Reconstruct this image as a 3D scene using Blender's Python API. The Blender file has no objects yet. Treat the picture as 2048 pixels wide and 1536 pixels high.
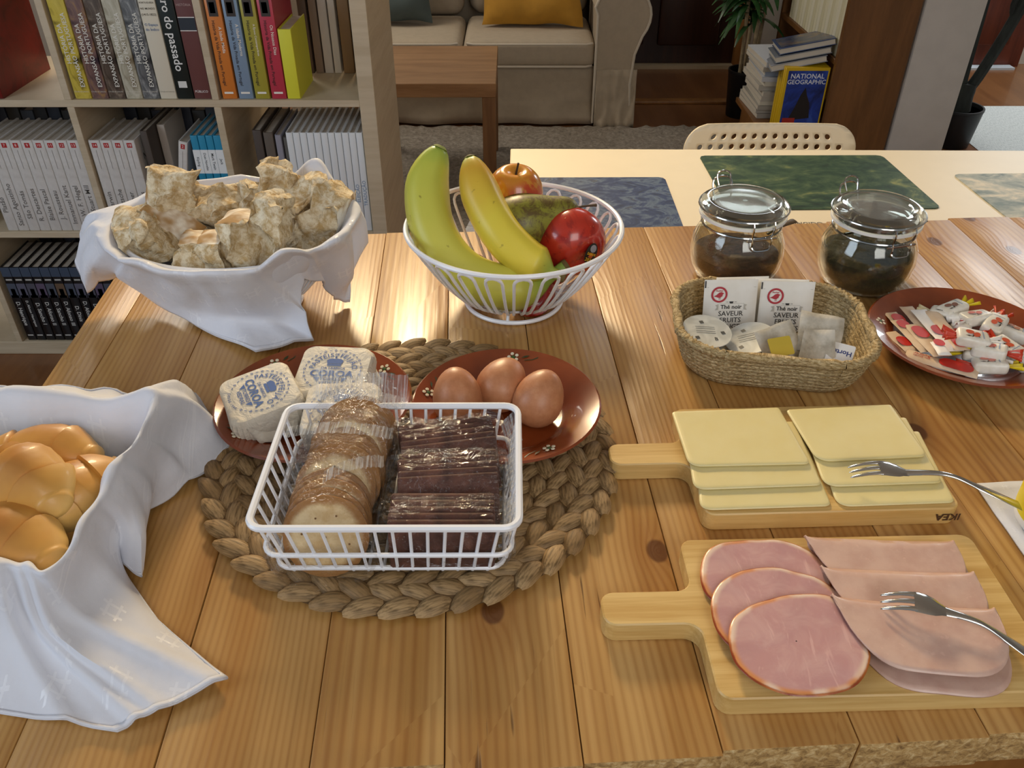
import bpy, bmesh, math, random
from mathutils import Vector, Matrix, noise
R = math.radians
random.seed(7)
SC = bpy.context.scene
COL = SC.collection
# ---------------------------------------------------------------- camera
F_PX, PITCH, CAM_Z = 1676.0, R(36.07), 1.36
cam = bpy.data.cameras.new('camera'); cam.sensor_width = 36; cam.lens = 36 * F_PX / 2048
cam.clip_start = .02
camo = bpy.data.objects.new('camera', cam); COL.objects.link(camo)
camo.location = (0, 0, CAM_Z); camo.rotation_euler = (R(90) - PITCH, 0, 0)
SC.camera = camo
# ---------------------------------------------------------------- world, lights, exposure
w = bpy.data.worlds.new('world'); SC.world = w; w.use_nodes = True
w.node_tree.nodes['Background'].inputs[0].default_value = (.80, .90, 1, 1)
w.node_tree.nodes['Background'].inputs[1].default_value = 0.38
def area(name, loc, target, sx, sy, power, col):
    l = bpy.data.lights.new(name, 'AREA'); l.shape = 'RECTANGLE'; l.size = sx; l.size_y = sy
    l.energy = power; l.color = col
    o = bpy.data.objects.new(name, l); COL.objects.link(o); o.location = loc
    o.rotation_euler = (Vector(target) - Vector(loc)).to_track_quat('-Z', 'Y').to_euler()
    return o
area('window_light_left', (-2.3, -.2, 1.9), (-.2, .8, .83), 1.2, 1.3, 34, (.72, .85, 1.0))
area('window_light_behind', (.75, -1.35, 2.1), (.3, .7, .83), 1.1, 1.2, 27, (1.0, .97, .92))
area('ceiling_lamp_light', (-.42, 3.3, 2.3), (0, .8, .83), .46, .46, 30, (1.0, .77, .46)).data.spread = R(95)
area('living_room_fill_light', (-1.6, 4.0, 2.2), (.2, 3.5, .2), .9, .9, 30, (1.0, .92, .80))  # added fill that brightens the sofa and side table, no window there
area('hall_fill_light', (3.0, 4.6, 1.9), (2.2, 3.6, 0), .8, 1.0, 36, (.9, .96, 1.0))  # added fill to lift the hall floor, not an actual window
area('transom_window_light', (1.35, 4.85, 2.3), (.4, .9, .83), 1.3, .5, 11, (.86, .94, 1.0))
SC.view_settings.view_transform = 'Standard'; SC.view_settings.look = 'None'
SC.view_settings.exposure = -0.48; SC.view_settings.gamma = 1; SC.view_settings.use_curve_mapping = False
# ---------------------------------------------------------------- projection: photo pixel -> point of the place
CP, SP = math.cos(PITCH), math.sin(PITCH)
def ray(px, py):
    u, v = (px - 1024) / F_PX, (py - 768) / F_PX
    return Vector((u, CP - v * SP, -(SP + v * CP)))
def P(px, py, z):
    d = ray(px, py); return Vector((0, 0, CAM_Z)) + d * ((z - CAM_Z) / d.z)
def PY(px, py, Y):
    d = ray(px, py); return Vector((0, 0, CAM_Z)) + d * (Y / d.y)
TZ = 0.835                                    # wooden table top
def T(px, py, h=0): return P(px, py, TZ + h)
# ---------------------------------------------------------------- mesh helpers (all return (verts, faces))
def join(*ms):
    V, F = [], []
    for v, f in ms:
        o = len(V); V += [Vector(p) for p in v]; F += [tuple(i + o for i in q) for q in f]
    return V, F
def xf(m, M): return [M @ Vector(p) for p in m[0]], m[1]
def loc(x, y, z): return Matrix.Translation((x, y, z))
def rot(a, ax): return Matrix.Rotation(a, 4, ax)
def box(x0, x1, y0, y1, z0, z1):
    v = [(x, y, z) for z in (z0, z1) for y in (y0, y1) for x in (x0, x1)]
    return v, [(0, 2, 3, 1), (4, 5, 7, 6), (0, 1, 5, 4), (2, 6, 7, 3), (0, 4, 6, 2), (1, 3, 7, 5)]
def bev(m, r, seg=2):
    bm = bmesh.new(); vs = [bm.verts.new(p) for p in m[0]]
    for f in m[1]: bm.faces.new([vs[i] for i in f])
    bm.normal_update()
    es = [e for e in bm.edges if len(e.link_faces) == 2 and e.calc_face_angle(0) > .5]
    bmesh.ops.bevel(bm, geom=es, offset=r, segments=seg, profile=.5, affect='EDGES', clamp_overlap=True)
    bm.verts.index_update()
    out = [v.co.copy() for v in bm.verts], [tuple(v.index for v in f.verts) for f in bm.faces]
    bm.free(); return out
def rbox(x0, x1, y0, y1, z0, z1, r=.01, seg=2): return bev(box(x0, x1, y0, y1, z0, z1), r, seg)
def prism(pts, z0, z1):
    n = len(pts)
    v = [(p[0], p[1], z0) for p in pts] + [(p[0], p[1], z1) for p in pts]
    f = [tuple(range(n - 1, -1, -1)), tuple(range(n, 2 * n))]
    f += [(i, (i + 1) % n, n + (i + 1) % n, n + i) for i in range(n)]
    return v, f
def tube(pts, r, seg=6, closed=False, caps=True):
    pts = [Vector(p) for p in pts]; n = len(pts); V, Fc = [], []
    rr = r if isinstance(r, (list, tuple)) else [r] * n
    N = None
    for i, p in enumerate(pts):
        a = pts[i - 1] if (i > 0 or closed) else p
        b = pts[(i + 1) % n] if (i < n - 1 or closed) else p
        t = (b - a); t = t.normalized() if t.length > 1e-9 else Vector((0, 0, 1))
        if N is None:
            N = t.orthogonal().normalized()
        else:
            N = (N - t * N.dot(t)); N = N.normalized() if N.length > 1e-9 else t.orthogonal().normalized()
        B = t.cross(N)
        for k in range(seg):
            a_ = 2 * math.pi * k / seg
            V.append(p + (N * math.cos(a_) + B * math.sin(a_)) * rr[i])
    m = n if closed else n - 1
    for i in range(m):
        for k in range(seg):
            a0, a1 = i * seg + k, i * seg + (k + 1) % seg
            b0, b1 = ((i + 1) % n) * seg + k, ((i + 1) % n) * seg + (k + 1) % seg
            Fc.append((a0, a1, b1, b0))
    if caps and not closed:
        Fc.append(tuple(range(seg - 1, -1, -1))); Fc.append(tuple((n - 1) * seg + k for k in range(seg)))
    return V, Fc
def lathe(prof, seg=32, sx=1, sy=1):
    V, Fc = [], []
    for r, z in prof:
        for k in range(seg):
            a = 2 * math.pi * k / seg; V.append((r * sx * math.cos(a), r * sy * math.sin(a), z))
    for i in range(len(prof) - 1):
        for k in range(seg):
            Fc.append((i * seg + k, i * seg + (k + 1) % seg, (i + 1) * seg + (k + 1) % seg, (i + 1) * seg + k))
    if prof[0][0] > 1e-6: Fc.append(tuple(range(seg - 1, -1, -1)))
    if prof[-1][0] > 1e-6: Fc.append(tuple((len(prof) - 1) * seg + k for k in range(seg)))
    return V, Fc
def cr(pts, n, closed=False):
    """Catmull-Rom resample, n points per span"""
    pts = [Vector(p) for p in pts]; m = len(pts); out = []
    for i in range(m if closed else m - 1):
        g = (lambda j: pts[j % m]) if closed else (lambda j: pts[max(0, min(m - 1, j))])
        p0, p1, p2, p3 = g(i - 1), g(i), g(i + 1), g(i + 2)
        for k in range(n):
            t = k / n
            out.append(.5 * ((2 * p1) + (p2 - p0) * t + (2 * p0 - 5 * p1 + 4 * p2 - p3) * t * t + (3 * p1 - p0 - 3 * p2 + p3) * t ** 3))
    if not closed: out.append(pts[-1].copy())
    return out
def gridf(rows, closed=False):
    n, m = len(rows), len(rows[0]); V = [p for r in rows for p in r]; Fc = []
    for i in range(n if closed else n - 1):
        for j in range(m - 1):
            a, b = i * m + j, ((i + 1) % n) * m + j
            Fc.append((a, a + 1, b + 1, b))
    return V, Fc
def sphere(rx, ry, rz, u=16, v=10):
    prof = [(math.sin(math.pi * i / v), -math.cos(math.pi * i / v)) for i in range(v + 1)]
    V, Fc = lathe([(max(r, 1e-4), z) for r, z in prof], u)
    return [Vector((p[0] * rx, p[1] * ry, p[2] * rz)) for p in V], Fc
def rrect(w, d, r, n=5):
    out = []
    for cx, cy, a0 in ((w / 2 - r, d / 2 - r, 0), (-w / 2 + r, d / 2 - r, 90), (-w / 2 + r, -d / 2 + r, 180), (w / 2 - r, -d / 2 + r, 270)):
        for k in range(n + 1):
            a = R(a0 + 90 * k / n); out.append((cx + r * math.cos(a), cy + r * math.sin(a)))
    return out
_tc = {}
def text(s, size=1.0, bold=0.0, align='CENTER'):
    k = (s, bold, align)
    if k not in _tc:
        c = bpy.data.curves.new('lettering', 'FONT'); c.body = s; c.size = 1; c.resolution_u = 2
        c.align_x = align; c.align_y = 'CENTER'; c.offset = bold
        o = bpy.data.objects.new('lettering', c); me = bpy.data.meshes.new_from_object(o)
        _tc[k] = ([v.co.copy() for v in me.vertices], [tuple(p.vertices) for p in me.polygons])
        bpy.data.objects.remove(o); bpy.data.curves.remove(c); bpy.data.meshes.remove(me)
    v, f = _tc[k]
    return [p * size for p in v], f
def tw(m):
    xs = [p[0] for p in m[0]]; return (max(xs) - min(xs)) if xs else 1
def disc(x, y, r, n=14, z=0): return [(x + r * math.cos(2 * math.pi * k / n), y + r * math.sin(2 * math.pi * k / n), z) for k in range(n)], [tuple(range(n))]
def ringm(x, y, r0, r1, n=24, z=0):
    V = []
    for k in range(n):
        a = 2 * math.pi * k / n
        V += [(x + r0 * math.cos(a), y + r0 * math.sin(a), z), (x + r1 * math.cos(a), y + r1 * math.sin(a), z)]
    return V, [(2 * k, 2 * k + 1, (2 * k + 3) % (2 * n), (2 * k + 2) % (2 * n)) for k in range(n)]
def rectm(x0, x1, y0, y1, z=0): return [(x0, y0, z), (x1, y0, z), (x1, y1, z), (x0, y1, z)], [(0, 1, 2, 3)]
def poly(pts, z=0): return [(p[0], p[1], z) for p in pts], [tuple(range(len(pts)))]
def mesh(name, m, mt, sharp=40, uv=None, midx=None):
    me = bpy.data.meshes.new(name); me.from_pydata([tuple(p) for p in m[0]], [], m[1])
    for k in (mt if isinstance(mt, (list, tuple)) else [mt]): me.materials.append(k)
    if midx: me.polygons.foreach_set('material_index', midx)
    if uv:
        l = me.uv_layers.new(name='UVMap')
        l.data.foreach_set('uv', [c for p in me.polygons for i in p.vertices for c in uv[i]])
    if sharp is not None:
        me.polygons.foreach_set('use_smooth', [True] * len(me.polygons))
        me.set_sharp_from_angle(angle=R(sharp))
    me.update(); return me
def obj(name, m, mt=None, parent=None, sharp=40, **k):
    me = m if isinstance(m, bpy.types.Mesh) else mesh(name, m, mt, sharp, **k)
    o = bpy.data.objects.new(name, me); COL.objects.link(o)
    if parent: o.parent = parent
    return o
def tag(o, label, cat=None, group=None, kind=None):
    if label: o['label'] = label
    if cat: o['category'] = cat
    if group: o['group'] = group
    if kind: o['kind'] = kind
    return o
def thing(name, label, cat, l=(0, 0, 0), rz=0, group=None, rx=0, ry=0):
    o = bpy.data.objects.new(name, None); COL.objects.link(o); o.location = l; o.rotation_euler = (rx, ry, rz)
    o.empty_display_size = .02
    return tag(o, label, cat, group)
def struct(name, m, mt, label=None, parent=None):
    o = obj(name, m, mt, parent, 30)
    if not parent: tag(o, label or name.replace('_', ' '), None, None, 'structure')
    return o
def solid(o, t, off=0):
    s = o.modifiers.new('thickness', 'SOLIDIFY'); s.thickness = t; s.offset = off; return o
def subd(o, n=1):
    s = o.modifiers.new('smooth', 'SUBSURF'); s.levels = n; s.render_levels = n; return o
def wob(m, amp, sc, seed=0):
    return [Vector(p) + noise.noise_vector(Vector(p) * sc + Vector((seed * 3.1, seed, -seed))) * amp for p in m[0]], m[1]
# ---------------------------------------------------------------- materials
def lin(c):
    if isinstance(c, str):
        c = c.lstrip('#'); c = [int(c[i:i + 2], 16) / 255 for i in (0, 2, 4)]
        c = [x / 12.92 if x <= .04045 else ((x + .055) / 1.055) ** 2.4 for x in c]
    return (c[0], c[1], c[2], 1)
class NT:
    def __init__(s, name):
        s.m = bpy.data.materials.new(name); s.m.use_nodes = True; s.t = s.m.node_tree; s.n = s.t.nodes; s.l = s.t.links
        s.b = s.n['Principled BSDF']; s.out = s.n['Material Output']
    def node(s, typ, ins=None, **k):
        x = s.n.new(typ)
        for a, b in k.items(): setattr(x, a, b)
        for a, b in (ins or {}).items(): s.put(x.inputs[a], b)
        return x
    def put(s, sock, v):
        if isinstance(v, bpy.types.NodeSocket): s.l.new(v, sock)
        elif isinstance(v, bpy.types.Node): s.l.new(v.outputs[0], sock)
        else: sock.default_value = v
    def tc(s, o='Object'): return s.node('ShaderNodeTexCoord').outputs[o]
    def map(s, v, sc, l=(0, 0, 0)): return s.node('ShaderNodeMapping', {0: v, 1: l, 3: sc}).outputs[0]
    def noise(s, v, sc, det=3, rough=.55, dist=0):
        return s.node('ShaderNodeTexNoise', {'Vector': v, 'Scale': sc, 'Detail': det, 'Roughness': rough, 'Distortion': dist}).outputs[0]
    def math(s, op, a, b=0, c=0, clamp=False):
        x = s.node('ShaderNodeMath', {0: a, 1: b, 2: c}, operation=op); x.use_clamp = clamp; return x.outputs[0]
    def ramp(s, v, stops, interp='LINEAR'):
        x = s.node('ShaderNodeValToRGB', {0: v}); cr_ = x.color_ramp; cr_.interpolation = interp
        while len(cr_.elements) < len(stops): cr_.elements.new(.5)
        for e, (p, c) in zip(cr_.elements, stops): e.position = p; e.color = lin(c)
        return x.outputs[0]
    def mix(s, f, a, b, mode='MIX'):
        x = s.node('ShaderNodeMix', data_type='RGBA', blend_type=mode); s.put(x.inputs[0], f)
        s.put(x.inputs[6], lin(a) if isinstance(a, str) else a); s.put(x.inputs[7], lin(b) if isinstance(b, str) else b)
        return x.outputs[2]
    def step(s, v, a, b): return s.node('ShaderNodeMapRange', {0: v, 1: a, 2: b}, interpolation_type='SMOOTHSTEP').outputs[0]
    def bump(s, h, st=.3, dist=.002, nrm=None):
        x = s.node('ShaderNodeBump', {'Strength': st, 'Distance': dist, 'Height': h})
        if nrm: s.put(x.inputs['Normal'], nrm)
        return x.outputs[0]
    def done(s, col=None, rough=.5, nrm=None, **k):
        if col is not None: s.put(s.b.inputs['Base Color'], lin(col) if isinstance(col, str) else col)
        s.put(s.b.inputs['Roughness'], rough)
        if nrm: s.put(s.b.inputs['Normal'], nrm)
        for a, v in k.items(): s.put(s.b.inputs[{'metal': 'Metallic', 'coat': 'Coat Weight', 'coatr': 'Coat Roughness', 'trans': 'Transmission Weight', 'sss': 'Subsurface Weight', 'sheen': 'Sheen Weight', 'spec': 'Specular IOR Level', 'ior': 'IOR', 'emit': 'Emission Strength', 'ecol': 'Emission Color', 'alpha': 'Alpha'}[a]], v)
        return s.m
_mc = {}
def flat(c, rough=.6, metal=0, var=.0, bumps=0, bsc=60, **k):
    key = (c, rough, metal, var, bumps, bsc, tuple(sorted(k.items())))
    if key in _mc: return _mc[key]
    n = NT('paint_' + c.strip('#')); v = n.tc(); col = c
    if var:
        x = n.noise(v, bsc * .4, 4); col = n.mix(n.step(x, .35, .7), c, tuple(q * (1 - var) for q in lin(c)[:3]) + (1,))
    nm = n.bump(n.noise(v, bsc, 4), bumps, .002) if bumps else None
    _mc[key] = n.done(col, rough, nm, metal=metal, **k); return _mc[key]
def wood(name, c1, c2, sc=(30, 2, 30), rough=.45, bands=6, coat=0, bst=.12):
    n = NT(name); v = n.tc(); r = n.node('ShaderNodeObjectInfo').outputs['Random']
    o = n.node('ShaderNodeCombineXYZ', {0: n.math('MULTIPLY', r, 7), 1: n.math('MULTIPLY', r, 3)})
    v = n.node('ShaderNodeVectorMath', {0: v, 1: o}, operation='ADD').outputs[0]
    m = n.map(v, sc); a = n.noise(m, 1.0, 5, .6, .4); b = n.noise(m, bands, 3, .7)
    f = n.math('ADD', n.math('MULTIPLY', a, .65), n.math('MULTIPLY', b, .35))
    col = n.mix(n.step(f, .35, .65), c1, c2)
    col = n.mix(n.math('MULTIPLY', r, .25), col, lin(c1))
    return n.done(col, rough, n.bump(f, bst, .001), coat=coat)
def pine():
    n = NT('varnished_pine'); v0 = n.tc(); r = n.node('ShaderNodeObjectInfo').outputs['Random']
    o = n.node('ShaderNodeCombineXYZ', {0: n.math('MULTIPLY', r, 9), 1: n.math('MULTIPLY', r, 5.3), 2: r})
    v = n.node('ShaderNodeVectorMath', {0: v0, 1: o}, operation='ADD').outputs[0]
    vk = n.map(v, (6.0, 4.2, 0))
    vo = n.node('ShaderNodeTexVoronoi', {'Vector': vk, 'Scale': 1.0, 'Randomness': 1.0}, voronoi_dimensions='2D')
    vd = vo.outputs['Distance']; cellr = n.node('ShaderNodeSeparateColor', {0: vo.outputs['Color']}).outputs[0]
    has = n.math('GREATER_THAN', cellr, .52)
    pull = n.math('MULTIPLY', n.math('DIVIDE', .0016, n.math('ADD', vd, .05)), has)
    sep = n.node('ShaderNodeSeparateXYZ', {0: v})
    warp = n.noise(n.map(v, (5, .8, 1)), 1.0, 2, .5)
    x = n.math('ADD', n.math('ADD', sep.outputs[0], pull), n.math('MULTIPLY', warp, n.math('ADD', .02, n.math('MULTIPLY', r, .05))))
    fq = n.math('ADD', 700, n.math('MULTIPLY', r, 700))
    s = n.math('SINE', n.math('MULTIPLY', x, fq)); s = n.math('MULTIPLY_ADD', s, .5, .5)
    s = n.math('POWER', s, 1.8)
    fine = n.noise(n.map(v, (260, 5, 20)), 1.0, 4, .7)
    broad = n.noise(n.map(v, (22, 1.3, 5)), 1.0, 3, .6)
    base = n.mix(n.step(broad, .3, .7), '#c69d60', '#a6783c')
    base = n.mix(n.math('MULTIPLY', s, n.math('MULTIPLY_ADD', broad, .7, .08)), base, '#8a5520')
    base = n.mix(n.math('MULTIPLY', n.step(fine, .52, .75), .22), base, '#6e4218')
    base = n.mix(n.math('MULTIPLY', r, .45), base, '#a87940')
    knot = n.math('MULTIPLY', n.math('SUBTRACT', 1, n.step(vd, .045, .062)), has)
    halo = n.math('MULTIPLY', n.math('SUBTRACT', 1, n.step(vd, .05, .26)), has)
    base = n.mix(n.math('MULTIPLY', halo, .35), base, '#8f541c')
    base = n.mix(n.math('MULTIPLY', knot, .8), base, '#53290e')
    crack = n.noise(n.map(v, (190, 9, 20)), 1.0, 2, .5); zone = n.step(n.noise(n.map(v, (9, 2.2, 3)), 1.0, 2), .54, .62)
    ck = n.math('MULTIPLY', n.step(crack, .66, .72), zone)
    base = n.mix(n.math('MULTIPLY', ck, .75), base, '#4a2a10')
    h = n.math('SUBTRACT', n.math('ADD', n.math('MULTIPLY', s, .25), n.math('MULTIPLY', fine, .5)), n.math('MULTIPLY', ck, 2.5))
    swell = n.noise(n.map(v, (60, 6, 20)), 1.0, 2)
    nm = n.bump(h, .30, .0012); nm = n.bump(swell, .28, .004, nm)
    return n.done(base, n.math('MULTIPLY_ADD', fine, .18, .30), nm, coat=.18, coatr=.22)
def clothm(name, c='#d3d5de'):
    n = NT(name); uv = n.tc('UV'); s = n.node('ShaderNodeSeparateXYZ', {0: uv})
    # woven-in motif: a small hash of raised strokes in every other cell
    def frac(a, k, off=0): return n.math('FRACT', n.math('MULTIPLY_ADD', a, k, off))
    row = n.math('FLOOR', n.math('MULTIPLY', s.outputs[1], 9))
    fx = frac(n.math('MULTIPLY_ADD', row, .0555, s.outputs[0]), 9); fy = frac(s.outputs[1], 9)
    def stroke(a, c0, w): return n.math('LESS_THAN', n.math('ABSOLUTE', n.math('SUBTRACT', a, c0)), w)
    inx, iny = stroke(fx, .5, .2), stroke(fy, .5, .2)
    h = n.math('MAXIMUM', n.math('MULTIPLY', n.math('MAXIMUM', stroke(fx, .4, .025), stroke(fx, .6, .025)), iny), n.math('MULTIPLY', n.math('MAXIMUM', stroke(fy, .4, .025), stroke(fy, .6, .025)), inx))
    wv = n.noise(n.map(n.tc(), (900, 900, 900)), 1, 2)
    soft = n.noise(n.tc(), 26, 3)
    nm = n.bump(h, .8, .0016); nm = n.bump(wv, .10, .001, nm); nm = n.bump(soft, .3, .008, nm)
    return n.done(n.mix(h, c, '#dbdde5'), n.math('MULTIPLY_ADD', h, -.35, .75), nm, sheen=.15, sss=.0)
def film():
    n = NT('clear_film'); v = n.tc()
    nm = n.bump(n.noise(n.map(v, (1, 1, 1)), 75, 3, .6, 1.5), .9, .006)
    g = n.node('ShaderNodeBsdfGlossy', {'Color': (1, 1, 1, 1), 'Roughness': .12, 'Normal': nm}); tr = n.node('ShaderNodeBsdfTransparent', {0: (.96, .96, .96, 1)})
    fa = n.node('ShaderNodeLayerWeight', {'Blend': .5, 'Normal': nm}).outputs['Facing']
    mx = n.node('ShaderNodeMixShader', {0: n.math('MULTIPLY_ADD', n.math('POWER', fa, 3.0), .38, .016, True), 1: tr.outputs[0], 2: g.outputs[0]})
    n.l.new(mx.outputs[0], n.out.inputs[0]); return n.m
def glassm(name, tint, base=.05, pw=3.2):
    n = NT(name)
    g = n.node('ShaderNodeBsdfGlossy', {'Color': (1, 1, 1, 1), 'Roughness': .03}); tr = n.node('ShaderNodeBsdfTransparent', {0: tint})
    fa = n.node('ShaderNodeLayerWeight', {0: .5}).outputs['Facing']
    mx = n.node('ShaderNodeMixShader', {0: n.math('MULTIPLY_ADD', n.math('POWER', fa, pw), .75, base), 1: tr.outputs[0], 2: g.outputs[0]})
    n.l.new(mx.outputs[0], n.out.inputs[0]); return n.m
def mottled(name, stops, sc, rough=.6, det=6, dist=1.0, stretch=(1, 1, 1), bst=0, **k):
    n = NT(name); v = n.map(n.tc(), stretch); f = n.noise(v, sc, det, .62, dist)
    return n.done(n.ramp(f, stops), rough, n.bump(f, bst, .003) if bst else None, **k)
MAT = {}
MAT['pine'] = pine()
MAT['endgrain'] = mottled('rough_sawn_end', [(.3, '#7a5a30'), (.5, '#b8935a'), (.7, '#dcc08c')], 160, .8, 5, .5, (1, 1, 1), .8)
MAT['bamboo'] = wood('bamboo', '#d9b878', '#bd9450', (3, 70, 60), .42, 5, 0, .06)
MAT['white_wire'] = flat('#eef0f6', .3)
MAT['cloth'] = clothm('white_jacquard_cotton')
MAT['film'] = film()
n = NT('ribbed_film_seal'); v = n.tc(); nm = n.bump(n.noise(v, 140, 2), .8, .003)
d_ = n.node('ShaderNodeBsdfPrincipled', {'Base Color': (.82, .82, .80, 1), 'Roughness': .18, 'Normal': nm}); tr = n.node('ShaderNodeBsdfTransparent', {0: (.95, .95, .95, 1)})
rib = n.noise(n.map(v, (700, 30, 30)), 1, 1); n.l.new(n.node('ShaderNodeMixShader', {0: n.math('MULTIPLY_ADD', n.step(rib, .45, .6), .26, .10), 1: tr.outputs[0], 2: d_.outputs[0]}).outputs[0], n.out.inputs[0]); MAT['seal'] = n.m
MAT['glass'] = glassm('jar_glass', (.93, .96, .93, 1))
MAT['lidglass'] = glassm('thick_lid_glass', (.95, .98, .96, 1), .15, 2.4)
MAT['steel'] = flat('#c8c8c6', .14, 1)
MAT['terra'] = mottled('glazed_terracotta', [(.3, '#6e2f12'), (.55, '#823b19'), (.75, '#934722')], 14, .2, 3, .3, (1, 1, 1), 0, coat=.5)
MAT['kallax'] = wood('pale_birch_laminate', '#c9baa0', '#b7a68a', (2, 2, 26), .5, 4, 0, .03)
MAT['pages'] = mottled('paper_page_edges', [(.3, '#8f8578'), (.7, '#c9c0b2')], 1.0, .9, 2, 0, (3, 900, 3))
MAT['pages_pale'] = mottled('pale_page_edges', [(.3, '#b8ae9c'), (.7, '#e2dacb')], 1.0, .9, 2, 0, (3, 900, 3))
# ================================================================ SETTING
MAT['floor'] = wood('brown_floorboards', '#8a5c36', '#6e4526', (9, 1.2, 9), .32, 4, .2, .05)
MAT['plaster'] = flat('#d8d2c6', .85, 0, .06, .15, 30)
MAT['darkdoor'] = wood('dark_stained_wood', '#3a1d0f', '#271209', (16, 16, 1.5), .4, 4)
MAT['reddoor'] = wood('reddish_stained_wood', '#6b2f1c', '#4f2013', (16, 16, 1.5), .4, 4)
MAT['oak'] = wood('orange_oak', '#9c6a34', '#7d5022', (14, 14, 1.5), .45, 4)
BY = 5.02
struct('floor', box(-3.2, 4.2, -2, BY, -.05, 0), MAT['floor'])
struct('ceiling', box(-3.2, 4.2, -2, BY, 2.6, 2.65), flat('#e6e2da', .9))
struct('wall_back', box(-3.2, 4.2, BY, BY + .1, 0, 2.6), MAT['plaster'])
struct('wall_left', box(-3.3, -3.2, -2, BY, 0, 2.6), MAT['plaster'])
struct('wall_right', box(4.2, 4.3, -2, BY, 0, 2.6), MAT['plaster'])
pt = struct('wall_partition', wob(rbox(1.515, 1.745, 3.30, BY - .002, 0, 2.6, .012), .004, 6), flat('#cfc8be', .85, 0, .05, .3, 40), 'whitewashed partition wall end beside the brown bookcase')
def door(n, x0, x1, mt, label):
    d = struct(n, box(x0, x1, BY - .06, BY - .002, .0, 2.1), mt, label)
    w = (x1 - x0)
    for (a, b, c, e) in ((.10, .46, .12, .62), (.54, .90, .12, .62), (.10, .46, .74, 1.9), (.54, .90, .74, 1.9)):
        q = obj('door_panel', rbox(x0 + a * w, x0 + b * w, BY - .085, BY - .055, c, e, .022, 2), mt, d)
    return d
door('door_1', .30, 1.255, MAT['darkdoor'], 'dark panelled wooden door behind the sofa')
door('door_2', 1.9, 2.9, MAT['reddoor'], 'reddish wooden door at the end of the hall')
struct('trim_1', box(1.255, 1.31, BY - .1, BY - .002, 0, 2.15), MAT['oak'], 'orange wooden door jamb beside the dark door')
struct('trim_2', box(.55, 1.255, BY - .11, BY - .06, 0, .02), flat('#b9a789', .5), 'pale threshold strip under the dark door')
struct('trim_3', rbox(.45, 1.30, 4.28, 4.34, 0, .015, .004), MAT['oak'], 'raised wooden floor strip in front of the dark door')
lg = struct('trim_4', box(1.95, 2.85, BY - .13, BY - .065, 0, .012), None or flat('#cfd6dc', .3), 'pale door sill under the reddish door')
# light gap under the hall door
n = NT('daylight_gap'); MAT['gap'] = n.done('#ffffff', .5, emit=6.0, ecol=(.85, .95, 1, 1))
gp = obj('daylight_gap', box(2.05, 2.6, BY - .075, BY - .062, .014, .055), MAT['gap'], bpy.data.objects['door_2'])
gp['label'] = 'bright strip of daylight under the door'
# rugs
def rug(name, x0, x1, y0, y1, mt, amp, label, step, z=.02):
    nx, ny = int((x1 - x0) / step), int((y1 - y0) / step); rows = []
    for j in range(ny + 1):
        r = []
        for i in range(nx + 1):
            x, y = x0 + (x1 - x0) * i / nx, y0 + (y1 - y0) * j / ny
            e = 0 if i in (0, nx) or j in (0, ny) else 1
            r.append(Vector((x, y, .002 + e * (z + amp * noise.noise(Vector((x * 30, y * 30, 0))) + amp * .7 * noise.noise(Vector((x * 70, y * 70, 3)))))))
        rows.append(r)
    return tag(obj(name, gridf(rows), mt, None, 80), label, 'rug')
MAT['shag'] = mottled('grey_tan_shag', [(.3, '#6f665b'), (.5, '#8d8376'), (.7, '#a79d90')], 60, .95, 6, .6, (1, 1, 1), 1.0)
rug('shag_rug', -.95, .98, 2.45, 3.915, MAT['shag'], .012, 'grey tan shaggy rug in front of the sofa', .025, .02)
MAT['wrug'] = mottled('pale_woven_rug', [(.35, '#c9cfcd'), (.6, '#e4e8e6')], 1.0, .9, 2, 0, (200, 60, 1), .4)
rug('woven_rug', 2.08, 3.4, 2.4, 4.25, MAT['wrug'], .001, 'pale flat woven rug behind the tall black pot plant', .05, .006)
# ================================================================ BOOKCASE
BKY, BKD = 2.015, .39
SH = [.042, .386, .73, 1.075]
XD = [-1.421, -1.068, -.7155, -.365]
bk = thing('bookcase', 'pale birch cube bookcase packed with books behind the bread', 'bookcase', (-1.0, BKY, 0))
def bkp(name, x0, x1, z0, z1):
    return obj(name, bev(box(x0 + 1.0, x1 + 1.0, 0, BKD, z0, z1), .0012, 1), MAT['kallax'], bk)
bkp('side_panel', XD[3], XD[3] + .038, 0, 1.113)
bkp('side_panel', XD[0] - .37 - .038, XD[0] - .37, 0, 1.113)
bkp('base_panel', XD[0] - .37, XD[3], 0, SH[0])
bkp('top_panel', XD[0] - .37, XD[3], SH[3], SH[3] + .038)
for z in SH[1:3]: bkp('shelf', XD[0] - .37, XD[3], z - .017, z)
for x in XD[:3]:
    for i in range(3): bkp('divider', x, x + .0175, SH[i], SH[i + 1] - .017)
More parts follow.
